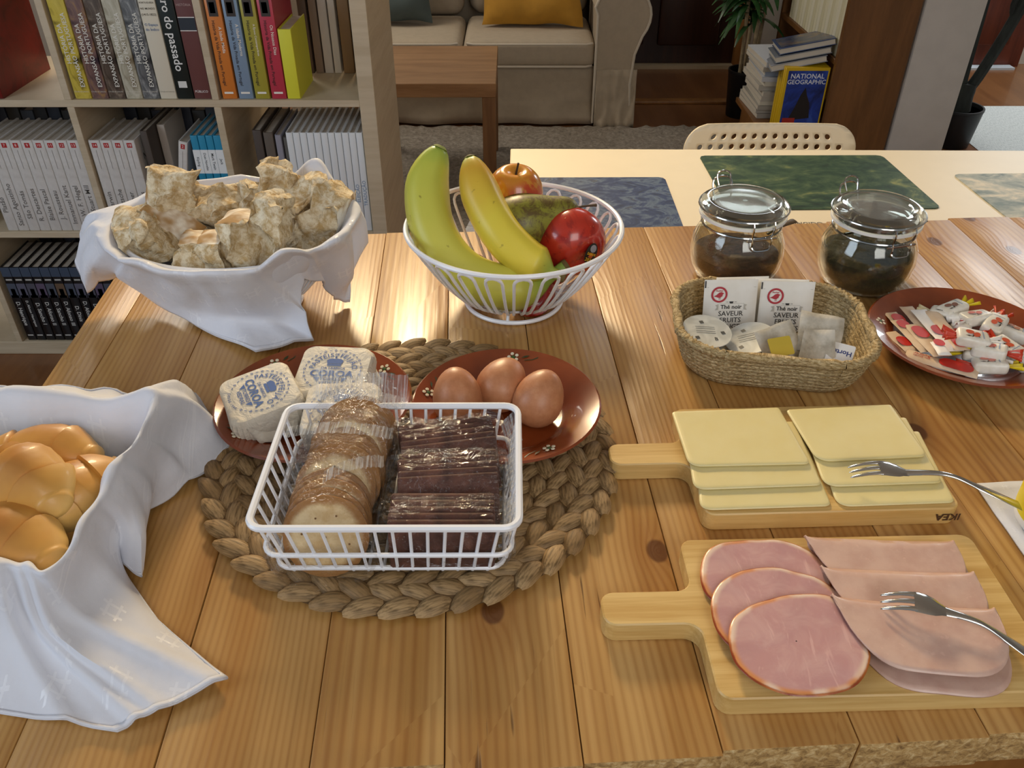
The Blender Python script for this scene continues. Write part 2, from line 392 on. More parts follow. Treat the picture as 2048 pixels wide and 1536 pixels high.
def book(x, w, h, d, z, mt, label, prints=(), y=BKY + .012, lean=0, pg='pages', group=None, cat='book', rz=0, soft=0):
    """x = left side of spine at the foot"""
    t = thing('book', label, cat, (x + (w if lean > 0 else 0), y, z), rz, group, ry=lean)
    x0 = -w if lean > 0 else 0
    c = min(.0025, w * .14)
    bd = join(box(x0, x0 + c, 0, d, 0, h), box(x0 + w - c, x0 + w, 0, d, 0, h), bev(box(x0, x0 + w, -.004, c, 0, h), min(.003, w * .25), 2))
    obj('cover', bd, mt, t)
    obj('page_block', box(x0 + c, x0 + w - c, c, d - .004, .003, h - .004), MAT[pg], t)
    if prints:
        by = {}
        for p in prints:
            if p[0] == 'r':
                _, u0, u1, v0, v1, col = p
                obj('spine_band', ([(x0 + u0 * w, -.0044, v0 * h), (x0 + u1 * w, -.0044, v0 * h), (x0 + u1 * w, -.0044, v1 * h), (x0 + u0 * w, -.0044, v1 * h)], [(0, 1, 2, 3)]), flat(col, .5), t, None)
                continue
            _, s, u, v, size, di, col, bold, maxl = p
            tm = text(s, size, bold); L = tw(tm)
            if L > maxl: tm = ([q * (maxl / L) for q in tm[0]], tm[1])
            A = {0: Matrix(((1, 0, 0), (0, 0, 0), (0, 1, 0))), 1: Matrix(((0, -1, 0), (0, 0, 0), (1, 0, 0))), -1: Matrix(((0, 1, 0), (0, 0, 0), (-1, 0, 0)))}[di]
            m = ([A @ Vector(q) + Vector((x0 + u * w, -.0047, v * h)) for q in tm[0]], tm[1])
            by[col] = join(by[col], m) if col in by else m
        for k in by: obj('spine_lettering', by[k], flat(k, .5), t, None)
    return t
RX = lambda i: XD[i] + .0175      # left inner face of column i's compartment on the right of divider i
# --- upper row, left compartment: big art books
book(RX(0) + .03, .06, .30, .24, SH[2], flat('#22302c', .35), 'dark green large book at the far left of the upper shelf', [('r', .1, .9, .05, .06, '#b9a36a')])
book(RX(0) + .09, .045, .29, .24, SH[2], flat('#1f3a3c', .3), 'dark teal glossy book beside the big red book', [('t', 'Círculo de Leitores', .5, .06, .010, 0, '#d8d4c0', 0, .04)])
book(RX(0) + .136, .05, .31, .25, SH[2], mottled('red_cover', [(.35, '#5a1414'), (.6, '#8c1f1c'), (.8, '#6d2320')], 9, .3), 'big red hardcover beside the bookcase divider on the upper shelf', [('t', 'Círculo de Leitores', .5, .06, .012, 0, '#d8d4c0', 0, .045)])
# --- upper row, middle compartment: eight tall spines
x = RX(1) + .006
HE = [([(.3, '#1c1a10'), (.48, '#c9b44a'), (.7, '#d8c65c')], 'yellow and black'), ([(.3, '#1d1a2c'), (.5, '#7a5f5a'), (.7, '#b08a4c')], 'purple and ochre'),
      ([(.3, '#2a2522'), (.5, '#5d5148'), (.7, '#9c8f7e')], 'dark grey brown'), ([(.3, '#6f6046'), (.5, '#b9b5a2'), (.7, '#d5d2c4')], 'stone coloured'), ([(.3, '#20242a'), (.5, '#6d7072'), (.7, '#c2c4c2')], 'slate and white')]
for i, (st, nm) in enumerate(HE):
    book(x, .0395, .30, .21, SH[2], mottled('history_spine', st, 20, .25, 5, 1.5, (1, 1, .7)), 'tall %s history volume on the upper shelf' % nm,
         [('t', 'HISTÓRIA DA', .32, .42, .0145, 1, '#e4e2d8', .008, .088), ('t', 'EXPANSÃO PORTUGUESA', .70, .37, .0155, 1, '#e4e2d8', .008, .165), ('t', 'Círculo de Leitores', .5, .06, .008, 0, '#d8d4c8', 0, .034), ('t', str(i + 1), .5, .92, .02, 0, '#d8d4c8', 0, .03)],
         group='history volumes on the upper shelf'); x += .0408
bl = [('t', s, .5, .80 - k * .042, .0105, 0, '#5a564c', .01, .033) for k, s in enumerate(('HISTÓRIA', 'DA ARTE', 'PORTUGUESA', 'NO MUNDO', '(1415-1822)'))]
bl += [('t', 'O Espaço', .5, .56, .009, 0, '#5c78a0', .01, .03), ('t', 'do Índico', .5, .525, .009, 0, '#5c78a0', .01, .03), ('t', 'Círculo de Leitores', .5, .06, .008, 0, '#8a8474', 0, .033), ('r', .2, .8, .88, .97, '#8b9fc0')]
book(x, .0395, .30, .21, SH[2], flat('#d9d2bf', .4), 'cream art history book between the grey and black spines', bl); x += .0405
book(x, .0395, .30, .21, SH[2], flat('#15201e', .35), 'black book with white lower case title down its spine', [('t', 'encontro do passado', .5, .60, .027, -1, '#e8e8e4', .012, .24), ('r', .25, .75, .09, .14, '#d8d8d4')]); x += .0408
book(x, .041, .30, .21, SH[2], flat('#6a4240', .3), 'maroon brown book numbered one beside the divider', [('t', '1', .5, .86, .022, 0, '#d8ccc8', 0, .03), ('t', 'HISTÓRIA', .5, .70, .010, 0, '#b9a09c', 0, .032), ('r', .04, .96, .52, .61, '#29313a'), ('r', .04, .96, .61, .616, '#e8e4e0'), ('r', .04, .96, .514, .52, '#e8e4e0'), ('t', 'PÚBLICO', .5, .06, .009, 0, '#e0d8d4', .01, .03)])
# --- upper row, right compartment
x = RX(2) + .006
for col, nm, sub in (('#cf7a34', 'orange', 'A Idade Média'), ('#7d93ab', 'grey blue', 'A Idade Moderna'), ('#a39a3a', 'olive green', 'A Época Contemporânea'), ('#b83a4c', 'crimson', 'Os Nossos Dias')):
    book(x, .0352, .232, .17, SH[2], flat(col, .28), '%s spine of the private life series on the upper shelf' % nm,
         [('r', .2, .8, .80, .95, '#3a3430'), ('r', .3, .65, .83, .93, '#8a7d78'), ('t', 'História da Vida Privada em Portugal', .36, .45, .0115, -1, '#2a2420', .008, .145), ('t', sub, .72, .58, .010, -1, '#eee6d8', .008, .07), ('r', .2, .8, .055, .075, '#e8e4da')], group='private life series'); x += .0393
book(x - .002, .031, .158, .15, SH[2], flat('#d8d638', .55), 'short bright yellow book beside the crimson spine', pg='pages_pale')
for k, (xx, ww, hh, c) in enumerate(((-.535, .022, .25, '#54402f'), (-.508, .02, .26, '#7d6a58'), (-.485, .022, .27, '#c2b9ae'), (-.46, .018, .26, '#d6cdc0'), (-.436, .028, .25, '#9a7a55'), (-.402, .02, .26, '#cfccc0'))):
    book(xx, ww, hh, .15, SH[2], flat(c, .6), ['dark brown book at the back of the shelf', 'taupe book at the back beside the dark brown one', 'pale grey book at the back of the upper shelf', 'off white thin book at the back of the shelf', 'tan book at the back between pale books', 'greenish white book at the back by the side panel'][k], y=BKY + .225)
# --- middle row: white philosophy series with red number tags
names = ['Platão', 'Santo Agostinho', 'São Tomás', 'R. Descartes', 'Blaise Pascal', 'J. Rousseau', 'Immanuel Kant', 'G. W. F. Hegel', 'John Stuart Mill']
nums = ['5', '6', '7', '8', '9', '10', '11', '12', '13']
wh = mottled('white_paper_cover', [(.3, '#c6c2bd'), (.7, '#d6d3cf')], 30, .5)
def white_book(x, nm, num, label, lean=0, w=.0282, grp='white numbered paperbacks'):
    return book(x, w, .243, .165, SH[1], wh, label, [('r', .28, .72, .925, .975, '#b02a2c'), ('t', num, .5, .95, .010, 0, '#f0e0dc', 0, .01), ('r', .48, .52, .70, .9, '#8f8a86'), ('t', nm, .5, .30, .0175, 1, '#6a6662', .006, .12)], lean=lean, group=grp)
ordn = ['first', 'second', 'third', 'fourth', 'fifth', 'sixth', 'seventh', 'eighth', 'ninth']
x = XD[1] - .0285 * 9 - .003
for i, (a, b) in enumerate(zip(names, nums)):
    white_book(x, a, b, 'white numbered paperback, %s from the divider in the left middle compartment' % ordn[8 - i]); x += .0285
x = RX(1) + .004
for i, (a, b) in enumerate((('C. Darwin', '14'), ('F. Nietzsche', '15'), ('K. Popper', '16'), ('M. Strauss', '18'))):
    bk_ = white_book(x, a, b, 'white numbered paperback, %s from the divider above the bread cloth' % ordn[i]); x += .0287
tm = text('NEWSMAN', .026, .01)
obj('cover_print', ([Vector((.0286, .085 - q[1] * .0 + q[0] * .9 + 0, .19 + q[1])) for q in tm[0]], tm[1]), flat('#4a4440', .5), bk_, None)
obj('cover_picture', ([(.0285, .05 + .03 * math.cos(a), .12 + .045 * math.sin(a)) for a in [k * .393 for k in range(16)]], [tuple(range(16))]), flat('#5a3430', .5), bk_, None)
book(x + .010, .018, .26, .19, SH[1], flat('#4a4038', .6), 'dark taupe book behind the leaning white paperback', y=BKY + .03)
book(x + .030, .02, .255, .13, SH[1], flat('#b7aca0', .6), 'pale taupe book behind the leaning white paperback', y=BKY + .09)
white_book(x + .053, 'Séneca', '2', 'white numbered paperback leaning against the blue books', lean=R(13), w=.0225)
x = XD[2] - .019 * 4 - .0015
for i, s in enumerate(('Kipling', 'Duas Novelas', 'Mark Twain', 'Jack')):
    book(x, .0182 if i < 3 else .020, .255, .17, SH[1], flat('#1c86ac', .4), 'bright blue paperback with white band, %s from the left' % ordn[i],
         [('r', .0, 1, .62, .86, '#e9eef0'), ('t', s, .5, .74, .009, -1, '#404448', .01, .045), ('t', 'Q', .5, .44, .012, 0, '#d8e8ee', 0, .01)], group='blue paperbacks'); x += .0188
# --- middle row, right compartment
x = RX(2) + .055
for i, (c, w_) in enumerate((('#4a4039', .022), ('#5c5248', .024), ('#8d8a94', .016), ('#5a5650', .02))):
    book(x, w_, .262 - i * .006, .2, SH[1], flat(c, .6), ['dark brown book standing alone left of the white glossy set', 'dark taupe book behind the bread cloth', 'lilac grey thin book by the white set', 'olive grey book touching the white glossy set'][i], y=BKY + .03); x += w_ + .004
x = XD[3] - .0172 * 11 - .002
for i, s in enumerate(('', '', 'ALCÕES', '', 'ILUSÃO', '', 'VERÃO', 'CIDADE', '', 'ELEIÇÃO', 'TRADUÇÃO')):
    book(x, .0165, .262, .2, SH[1], flat('#dfe3e6', .22), 'glossy white thin book, %s from the side panel' % (ordn[10 - i] if i > 1 else ['eleventh', 'tenth'][i]), [('t', s, .5, .40, .0125, 1, '#7d98b4', .006, .08)] if s else [], pg='pages', group='glossy white thin books'); x += .0172
# --- second row of books standing at the back, seen over the front ones
for (x0_, zz_, nm_, k_) in ((XD[0] + .03, SH[1], 'behind the nine white paperbacks', 9), (RX(1) + .01, SH[1], 'behind the white and blue paperbacks', 8), (XD[0] + .03, SH[0], 'behind the black biographies', 8)):
    for j in range(k_):
        book(x0_ + j * .0365, .034, .27 - .012 * (j % 3), .15, zz_, flat(['#2c2f3a', '#3a3630', '#474a52', '#2a2420'][j % 4], .5), 'dark book at the back %s, %s from the left' % (nm_, ordn[j]), y=BKY + .232 if zz_ != SH[1] or j < 20 else 0, group='dark books in the back row')
# --- lower row, left compartment: black royal biographies
x = RX(0) + .012
for i, s in enumerate(('D. Henrique', 'D. Afonso Henriques', 'D. Sancho I', 'D. Afonso II', 'D. Sancho II', 'D. Afonso III', 'D. Dinis', 'D. Afonso IV', 'D. Pedro I', 'D. Fernando', 'D. João I')):
    c = ['#4a5262', '#5a5a6c', '#4f4f5c', '#5c5068', '#4c5260', '#665240'][i % 6]
    book(x, .0262, .235, .16, SH[0], flat('#0d0e12', .3), 'black biography with portrait on its spine, %s in the lower row' % (ordn + ['tenth', 'eleventh'])[i],
         [('r', .02, .98, .88, 1.0, '#3c4a5e'), ('r', .2, .85, .83, .85, '#b8b8b4'), ('r', .04, .96, .60, .79, c), ('r', .3, .75, .62, .72, '#a8968c'), ('r', .1, .9, .60, .635, '#8d8a90'), ('t', s, .5, .38, .0155, -1, '#d4d4d0', .012, .085), ('r', .2, .8, .07, .085, '#c8c8c4')], group='black royal biographies'); x += .0267
# ================================================================ SOFA AND LIVING ROOM
MAT['linen'] = flat('#b5a690', .9, 0, .06, .35, 90)
sf = thing('sofa', 'beige slipcovered sofa with rolled arm and piped cushions', 'sofa', (-.2, 4.0, 0))
def sx(m): return [Vector(p) - Vector((-.2, 4.0, 0)) for p in m[0]], m[1]
def skirt(x0, x1, y, z0, z1, amp):
    rows = []
    for j in range(9):
        z = z0 + (z1 - z0) * j / 8; rows.append([Vector((x0 + (x1 - x0) * i / 40, y - .03 * (1 - j / 8) ** 2 + amp * (1 - .7 * j / 8) * noise.noise(Vector((x0 + 5 + i * .16 + j * .12, j * .5, 1))), z)) for i in range(41)])
    return gridf(rows)
o = obj('skirt', sx(skirt(-.82, .38, 3.99, .012, .27, .035)), MAT['linen'], sf, 80); solid(o, .006)
obj('base', sx(rbox(-.85, .42, 4.02, 4.85, .06, .27, .03)), MAT['linen'], sf)
for x0, x1 in ((-.225, .385), (-.83, -.228)):
    m = rbox(x0, x1, 3.955, 4.5, .262, .385, .045, 4)
    m = ([Vector((p[0], p[1], p[2] + (.028 * max(0, 1 - ((p[0] - (x0 + x1) / 2) / .3) ** 2) * max(0, 1 - ((p[1] - 4.22) / .28) ** 2) if p[2] > .33 else 0))) for p in m[0]], m[1])
    c = subd(obj('seat_cushion', sx(wob(m, .006, 9)), MAT['linen'], sf))
    for zz in (.372, .275):
        obj('piping', sx(tube([(x0 + .02, 3.975, zz), (x0 + .05, 3.956, zz), (x1 - .05, 3.956, zz), (x1 - .02, 3.975, zz)], .0055, 6)), flat('#cfc4b2', .8), c)
    bcu = rbox(x0 + .01, x1 - .01, 4.46, 4.66, .37, .8, .07, 4)
    subd(obj('back_cushion', sx(wob(bcu, .02, 5)), MAT['linen'], sf))
obj('backrest', sx(rbox(-.85, .42, 4.66, 4.86, .06, .80, .06, 3)), MAT['linen'], sf)
for s, xa in ((1, .385), (-1, -.84)):
    prof = [(0, .02), (.0, .5)] + [(.105 - .125 * math.cos(a), .50 + .125 * math.sin(a)) for a in [R(k) for k in range(15, 226, 15)]] + [(.165, .34), (.155, .2), (.17, .02)]
    pts = [(xa + s * a, b) for a, b in prof]
    rows = [[Vector((a, y, b)) for a, b in pts] for y in (3.93, 3.95, 4.1, 4.3, 4.5, 4.86)]
    n_ = len(pts); V, Fc = gridf(rows); Fc = Fc + [tuple(range(n_ - 1, -1, -1))]
    a_ = obj('arm', sx(wob((V, Fc), .012, 7, s)), MAT['linen'], sf, 50)
    obj('piping', sx(tube(wob(([Vector((a, 3.926, b)) for a, b in pts], []), .012, 7, s)[0], .006, 6)), flat('#cfc4b2', .8), a_)
    sk = obj('arm_skirt', sx(skirt(xa + s * .0, xa + s * .185, 3.93, .008, .27, .03)), MAT['linen'], sf, 80); solid(sk, .005)
def pillow(name, c, sx_, sz, mt, label, rx, rz):
    rows = []
    N = 18
    def pt_(i, j, s):
        u, v = i / N * 2 - 1, j / N * 2 - 1
        pin = 1 - .10 * (abs(u * v)) * 0 ; k = (1 - u ** 4) * (1 - v ** 4)
        return Vector((u * sx_ * (1 - .06 * (1 - v * v)), s * .065 * max(0, k) ** .55, v * sz * (1 - .06 * (1 - u * u))))
    m = join(gridf([[pt_(i, j, 1) for i in range(N + 1)] for j in range(N + 1)]), gridf([[pt_(i, j, -1) for i in range(N, -1, -1)] for j in range(N + 1)]))
    o = obj(name, wob(m, .014, 9, 2), mt, None, 80); o.location = c; o.rotation_euler = (rx, 0, rz)
    return tag(o, label, 'cushion')
pillow('cushion', (.10, 4.29, .575), .24, .20, flat('#b8862a', .85, 0, .1, .3, 60), 'mustard yellow cushion on the right sofa seat', R(-25), R(-4))
pillow('cushion', (-.58, 4.32, .575), .20, .19, flat('#4f5a58', .85, 0, .1, .3, 60), 'slate grey cushion on the left sofa seat', R(-22), 0)
MAT['lack'] = wood('walnut_effect', '#a27a52', '#86603c', (2.2, 22, 22), .45, 4)
MAT['lackleg'] = wood('walnut_leg', '#86603c', '#6f4c2e', (20, 20, 2), .45, 4)
st = thing('side_table', 'square walnut effect side table between bookcase and sofa', 'side table', (-.32, 3.36, 0))
obj('table_top', rbox(-.28, .262, -.26, .265, .40, .45, .002, 1), MAT['lack'], st)
for a, b in ((-.255, -.235), (.235, -.235), (-.255, .24), (.235, .24)):
    obj('leg', rbox(a - .025, a + .025, b - .025, b + .025, .022, .40, .002, 1), MAT['lackleg'], st)
# ================================================================ PLANTS
def leaf(base, dirv, L, wd, droop, n=7):
    d = Vector(dirv).normalized(); side = d.cross(Vector((0, 0, 1))); side = side.normalized() if side.length > 1e-3 else Vector((1, 0, 0))
    V, Fc = [], []; p = Vector(base)
    for i in range(n):
        t = i / (n - 1); ww = wd * math.sin(math.pi * min(.98, .12 + .88 * t)) ** .8 * .5
        fold = Vector((0, 0, -ww * .35))
        V += [p - side * ww, p - fold * .6, p + side * ww]; p = p + d * (L / (n - 1)); d = (d + Vector((0, 0, -droop / n))).normalized()
    for i in range(n - 1):
        for k in range(2): a = i * 3 + k; Fc.append((a, a + 1, a + 4, a + 3))
    return V, Fc
MAT['leaf'] = mottled('glossy_leaf', [(.3, '#1e3a20'), (.6, '#34592c'), (.8, '#5d8240')], 12, .35, 3)
MAT['potblack'] = flat('#14171b', .45)
MAT['cane'] = mottled('pale_cane', [(.3, '#8d7b5c'), (.7, '#b9a582')], 30, .7)
def pot(t, r, h, mt):
    obj('pot', lathe([(r * .78, 0), (r * .8, .004), (r * .98, h * .93), (r, h * .94), (r, h), (r * .92, h), (r * .9, h * .9), (.001, h * .9)], 28), mt, t)
    obj('soil', lathe([(.001, h * .905), (r * .9, h * .905)], 20), flat('#2c2119', .95, 0, .3, .8, 50), t)
pb = P(1484, 238, 0)
pl = thing('dracaena', 'leafy cane plant in black pot beside the brown bookcase', 'plant', (pb.x, pb.y + .06, 0))
pot(pl, .085, .22, MAT['potblack'])
rnd = random.Random(3)
for k, (dx, dy, hh) in enumerate(((-.03, 0, .58), (.01, -.03, .72), (.04, .02, .66), (.0, .04, .50))):
    top = Vector((dx * 1.4, dy, hh)); obj('cane', tube(cr([(dx, dy, .18), (dx * 1.1, dy + .005, hh * .6), tuple(top)], 4), .009, 7), MAT['cane'], pl)
    for j in range(24):
        a = rnd.uniform(1.0, 5.6); el = rnd.uniform(-.1, 1.1)
        obj('leaf', leaf(top - Vector((0, 0, rnd.uniform(0, .09))), (math.cos(a), math.sin(a), el), rnd.uniform(.16, .26), rnd.uniform(.022, .034), rnd.uniform(.8, 2.2)), MAT['leaf'], pl, 60)
pb = P(1915, 300, 0)
p2 = thing('tall_potted_plant', 'dark forked trunk plant in black pot by the pale rug', 'plant', (pb.x - .01, pb.y + .08, 0))
pot(p2, .105, .17, MAT['potblack'])
bark = mottled('dark_bark', [(.3, '#1a1d1b'), (.7, '#343a36')], 25, .8, 4, 0, (1, 1, .3), .5)
obj('trunk', tube(cr([(0, 0, .14), (.0, 0, .2), (.005, 0, .27)], 4), [.05, .05, .048, .046, .044, .042, .042, .04, .04], 10), bark, p2)
obj('branch', tube(cr([(-.015, 0, .25), (-.02, 0, .33), (-.0, .05, .55), (.02, .1, .80), (.05, .12, 1.1)], 4), .018, 8), bark, p2)
obj('branch', tube(cr([(.02, 0, .25), (.05, 0, .32), (.13, .03, .52), (.2, .06, .75), (.3, .1, 1.1)], 4), .024, 8), bark, p2)
obj('branch', tube(cr([(.13, .03, .52), (.12, .04, .62), (.22, .0, .9), (.32, -.02, 1.1)], 4), .013, 8), bark, p2)
for j in range(26):
    a = rnd.uniform(-1.5, 1.5); c = rnd.choice([Vector((.05, .12, 1.08)), Vector((.3, .1, 1.08)), Vector((.3, -.02, 1.08))])
    obj('leaf', leaf(c, (math.cos(a), math.sin(a), rnd.uniform(-.2, .9)), rnd.uniform(.25, .4), .035, rnd.uniform(.9, 2)), MAT['leaf'], p2, 60)
# ================================================================ BROWN BOOKCASE AND MAGAZINES
MAT['brown'] = wood('brown_shelf_wood', '#80552c', '#62401e', (12, 12, 1.3), .4, 4)
bb = thing('brown_bookcase', 'brown wooden bookcase end on, filled with magazines', 'bookcase', (1.236, 3.30, 0))
def bbp(n_, x0, x1, y0, y1, z0, z1): return obj(n_, bev(box(x0, x1, y0, y1, z0, z1), .002, 1), MAT['brown'], bb)
bbp('side_panel', 0, .27, 0, .025, 0, 1.9); bbp('side_panel', 0, .27, .80, .825, 0, 1.9)
bbp('back_panel', .258, .27, .025, .80, 0, 1.9); bbp('base_board', -.23, .258, .028, .50, .165, .187); bbp('plinth', -.20, .25, .04, .49, 0, .165)
for z in (.455, .86, 1.26, 1.65): bbp('shelf', .0, .258, .025, .80, z, z + .022)
ivory = flat('#d9d2b4', .5)
for i in range(20):
    yy = 3.34 + i * .034
    m = thing('magazine', 'ivory spined magazine, %s on the brown bookcase shelf counting from the white wall end' % (ordn + ['tenth', 'eleventh', 'twelfth', 'thirteenth', 'fourteenth', 'fifteenth', 'sixteenth', 'seventeenth', 'eighteenth', 'nineteenth', 'twentieth'])[i], 'magazine', (1.246, yy, .477), 0, 'ivory magazines on the shelf')
    obj('cover', bev(box(0, .2, 0, .032, 0, .265), .002, 1), flat(['#ddd6b8', '#d2caa8', '#e0dac2'][i % 3], .5), m)
    if i == 0:
        tm = text('S', .04, .01); obj('cover_print', ([Vector((.03 + q[0], -.0008, .1 + q[1])) for q in tm[0]], tm[1]), flat('#b08a30', .5), m, None)
# yellow bordered magazines standing with the front cover toward the room
ymx, ymy = 1.06, 3.325
for i in range(7):
    m = thing('magazine', ('yellow bordered magazine with blue cover standing at the front of its row' if i == 0 else 'yellow spined magazine, %s behind the blue covered one' % ordn[i - 1]), 'magazine', (ymx - .002 * (i % 2), ymy + .009 + i * .013, .1875), 0, 'yellow spined magazines')
    obj('cover', bev(box(0, .172, 0, .012, 0, .255), .0015, 1), flat('#d8b21c', .35), m)
    if i == 0:
        obj('cover_picture', ([(.012, -.0006, .012), (.165, -.0006, .012), (.165, -.0006, .243), (.012, -.0006, .243)], [(0, 1, 2, 3)]), mottled('blue_cover_photo', [(.3, '#101a3c'), (.55, '#23409a'), (.8, '#3c62b8')], 12, .3), m, None)
        a, b = text('NATIONAL', .026, .012), text('GEOGRAPHIC', .024, .012)
        obj('cover_title', join(([Vector((.088 + q[0], -.0012, .222 + q[1])) for q in a[0]], a[1]), ([Vector((.088 + q[0], -.0012, .20 + q[1])) for q in b[0]], b[1])), flat('#e8ecf4', .4), m, None)
        obj('cover_figure', join(([(.04 + x_, -.001, z_) for x_, z_ in ((0, .05), (.02, .10), (.035, .15), (.05, .18), (.06, .15), (.075, .12), (.085, .06))], [tuple(range(7))])), flat('#1c1614', .5), m, None)
        obj('cover_blurb', join(([(.02, -.0011, .03), (.07, -.0011, .03), (.07, -.0011, .06), (.02, -.0011, .06)], [(0, 1, 2, 3)])), flat('#a8281c', .5), m, None)
rr = random.Random(5)
zz = .1875
labs = ['bottom', 'second', 'third', 'fourth', 'fifth', 'sixth', 'seventh', 'eighth', 'ninth', 'tenth', 'eleventh', 'twelfth']
for i in range(12):
    hh = rr.uniform(.017, .023)
    m = thing('magazine', '%s magazine up the pale stack beside the black plant pot' % labs[i], 'magazine', (1.02 + rr.uniform(-.01, .015), 3.50 + rr.uniform(-.012, .012), zz), R(rr.uniform(-3, 3)), 'stacked pale magazines')
    c = rr.choice(['#c9ccd2', '#b9b4aa', '#9aa6b8', '#d2cdbe', '#a8a49c'])
    obj('cover', join(box(0, .21, 0, .28, 0, .002), box(0, .21, 0, .28, hh - .002, hh), box(.0, .21, -.0005, .002, 0, hh)), flat(c, .45), m)
    obj('page_block', box(.0, .206, .003, .276, .002, hh - .002), MAT['pages_pale'], m); zz += hh + .0006
for i, (c, lab) in enumerate((('#8f939c', 'grey magazine lying tilted on the pale stack'), ('#6f7680', 'slate magazine lying tilted in the middle above the stack'), ('#27406e', 'dark blue magazine topmost of the tilted ones'))):
    m = thing('magazine', lab, 'magazine', (1.052 + .012 * i, 3.36 + .006 * i, zz + .006 + .030 * i), R(-8), 'tilted magazines', ry=R(-13), rx=R(-7))
    obj('cover', join(bev(box(-.04, .17, 0, .28, 0, .003), .001, 1), bev(box(-.04, .17, 0, .28, .021, .024), .001, 1)), flat(c, .3), m)
    obj('page_block', box(-.036, .166, .004, .276, .003, .021), MAT['pages_pale'], m)
    if i == 2: obj('cover_picture', ([(-.03, .02, .0246), (.16, .02, .0246), (.16, .26, .0246), (-.03, .26, .0246)], [(0, 1, 2, 3)]), mottled('magazine_photo', [(.3, '#1c2030'), (.5, '#3a4a68'), (.62, '#8a6a3a'), (.75, '#b06a5c')], 14, .25), m, None)
# ================================================================ WHITE TABLE, CHAIR, PLACEMATS
WZ = .72
cream = flat('#e9dcc0', .45, 0, .02)
a = P(1021, 297, WZ); ang = R(-.6)
wt = thing('white_table', 'cream white dining table behind the wooden table', 'table', (a.x, a.y, 0), ang)
WD = a.y - 1.142
obj('table_top', rbox(0, 1.5, -WD, 0, WZ - .03, WZ, .002, 1), cream, wt)
obj('apron', join(box(.04, 1.46, -.06, -.04, WZ - .10, WZ - .03), box(.04, 1.46, -WD + .04, -WD + .06, WZ - .10, WZ - .03)), cream, wt)
for x, y in ((.06, -.06), (1.44, -.06), (.06, -WD + .06), (1.44, -WD + .06)): obj('leg', rbox(x - .025, x + .025, y - .025, y + .025, 0, WZ - .03, .003, 1), cream, wt)
def placemat(corners, mt, label, rad=.006):
    cs = [P(x, y, WZ + .001) for x, y in corners]; c = sum(cs, Vector()) / 4
    n_ = []
    for i in range(4):
        p, a_, b_ = cs[i], cs[i - 1], cs[(i + 1) % 4]
        da, db = (a_ - p).normalized() * .012, (b_ - p).normalized() * .012
        n_ += [p + da, p + da * .3 + db * .3, p + db]
    m = prism([((q - c).x, (q - c).y) for q in n_], 0, .0015)
    o = obj('placemat', m, mt, None, 30); o.location = (c.x, c.y, WZ + .0004); return tag(o, label, 'placemat', 'printed placemats')
def swirl(name, stops, sc, dist):
    n = NT(name); v = n.tc(); f = n.noise(n.map(v, (1, 1.8, 1)), sc, 5, .6, dist); g = n.noise(v, sc * 6, 3)
    return n.done(n.ramp(n.math('ADD', n.math('MULTIPLY', f, .8), n.math('MULTIPLY', g, .2)), stops), .5, None, spec=.2)
placemat([(985, 356), (1329, 355), (1372, 468), (925, 470)], swirl('blue_print', [(.3, '#1b2338'), (.46, '#2c3d66'), (.56, '#5a6a80'), (.62, '#27355c'), (.74, '#8b8a5a')], 10, 3.5), 'dark blue swirled placemat behind the fruit bowl')
pm = placemat([(1398, 312), (1763, 311), (1883, 417), (1459, 420)], swirl('green_print', [(.3, '#0f1c12'), (.45, '#26402a'), (.56, '#44583a'), (.66, '#7d8550'), (.78, '#b29a68')], 9, 1.5), 'dark green mottled placemat behind the two glass jars')
placemat([(1905, 349), (2235, 345), (2420, 444), (2030, 448)], swirl('grey_print', [(.38, '#6f7d78'), (.5, '#a9aca0'), (.6, '#d9cfb8')], 9, 1.2), 'grey and cream placemat at the right table edge')
tm = text('TIA INGIDO', .014, .012); c = P(1606, 444, WZ + .0006)
cap = obj('table_lettering', ([Vector((q[0] + c.x - wt.location.x, q[1] + c.y - wt.location.y, WZ + .0006)) for q in tm[0]], tm[1]), flat('#5a554c', .6), wt, None)
# chair
ch = thing('dining_chair', 'white plastic chair with two rows of round holes', 'chair', (.572, 1.80, 0))
CT, CH = .738, .16       # top of backrest, visible height of perforated zone
white_pl = flat('#e6d8bc', .4)
cw = .0238; V, Fc = [], []
def cmap(x, z):
    t = max(0, (z - (CT - .055)) / .055); W_2 = cw * 8; s = (W_2 - .055 + .055 * math.sqrt(max(0, 1 - t * t * .985))) / W_2
    xx = x * s; return Vector((xx, .03 - .25 * xx * xx * 1.2 + (CT - z) * -.12, z))
def cell(x0, x1, z0, z1, r):
    cx, cz = (x0 + x1) / 2, (z0 + z1) / 2; n_ = 16; o0 = len(V)
    for k in range(n_):
        a_ = 2 * math.pi * k / n_; c_, s_ = math.cos(a_), math.sin(a_); q = 1 / max(abs(c_), abs(s_))
        V.append(cmap(cx + c_ * q * (x1 - x0) / 2, cz + s_ * q * (z1 - z0) / 2))
    if r:
        for k in range(n_):
            a_ = 2 * math.pi * k / n_; V.append(cmap(cx + r * math.cos(a_), cz + r * math.sin(a_)))
        for k in range(n_): Fc.append((o0 + k, o0 + (k + 1) % n_, o0 + n_ + (k + 1) % n_, o0 + n_ + k))
    else: Fc.append(tuple(o0 + k for k in range(n_)))
W2 = cw * 8
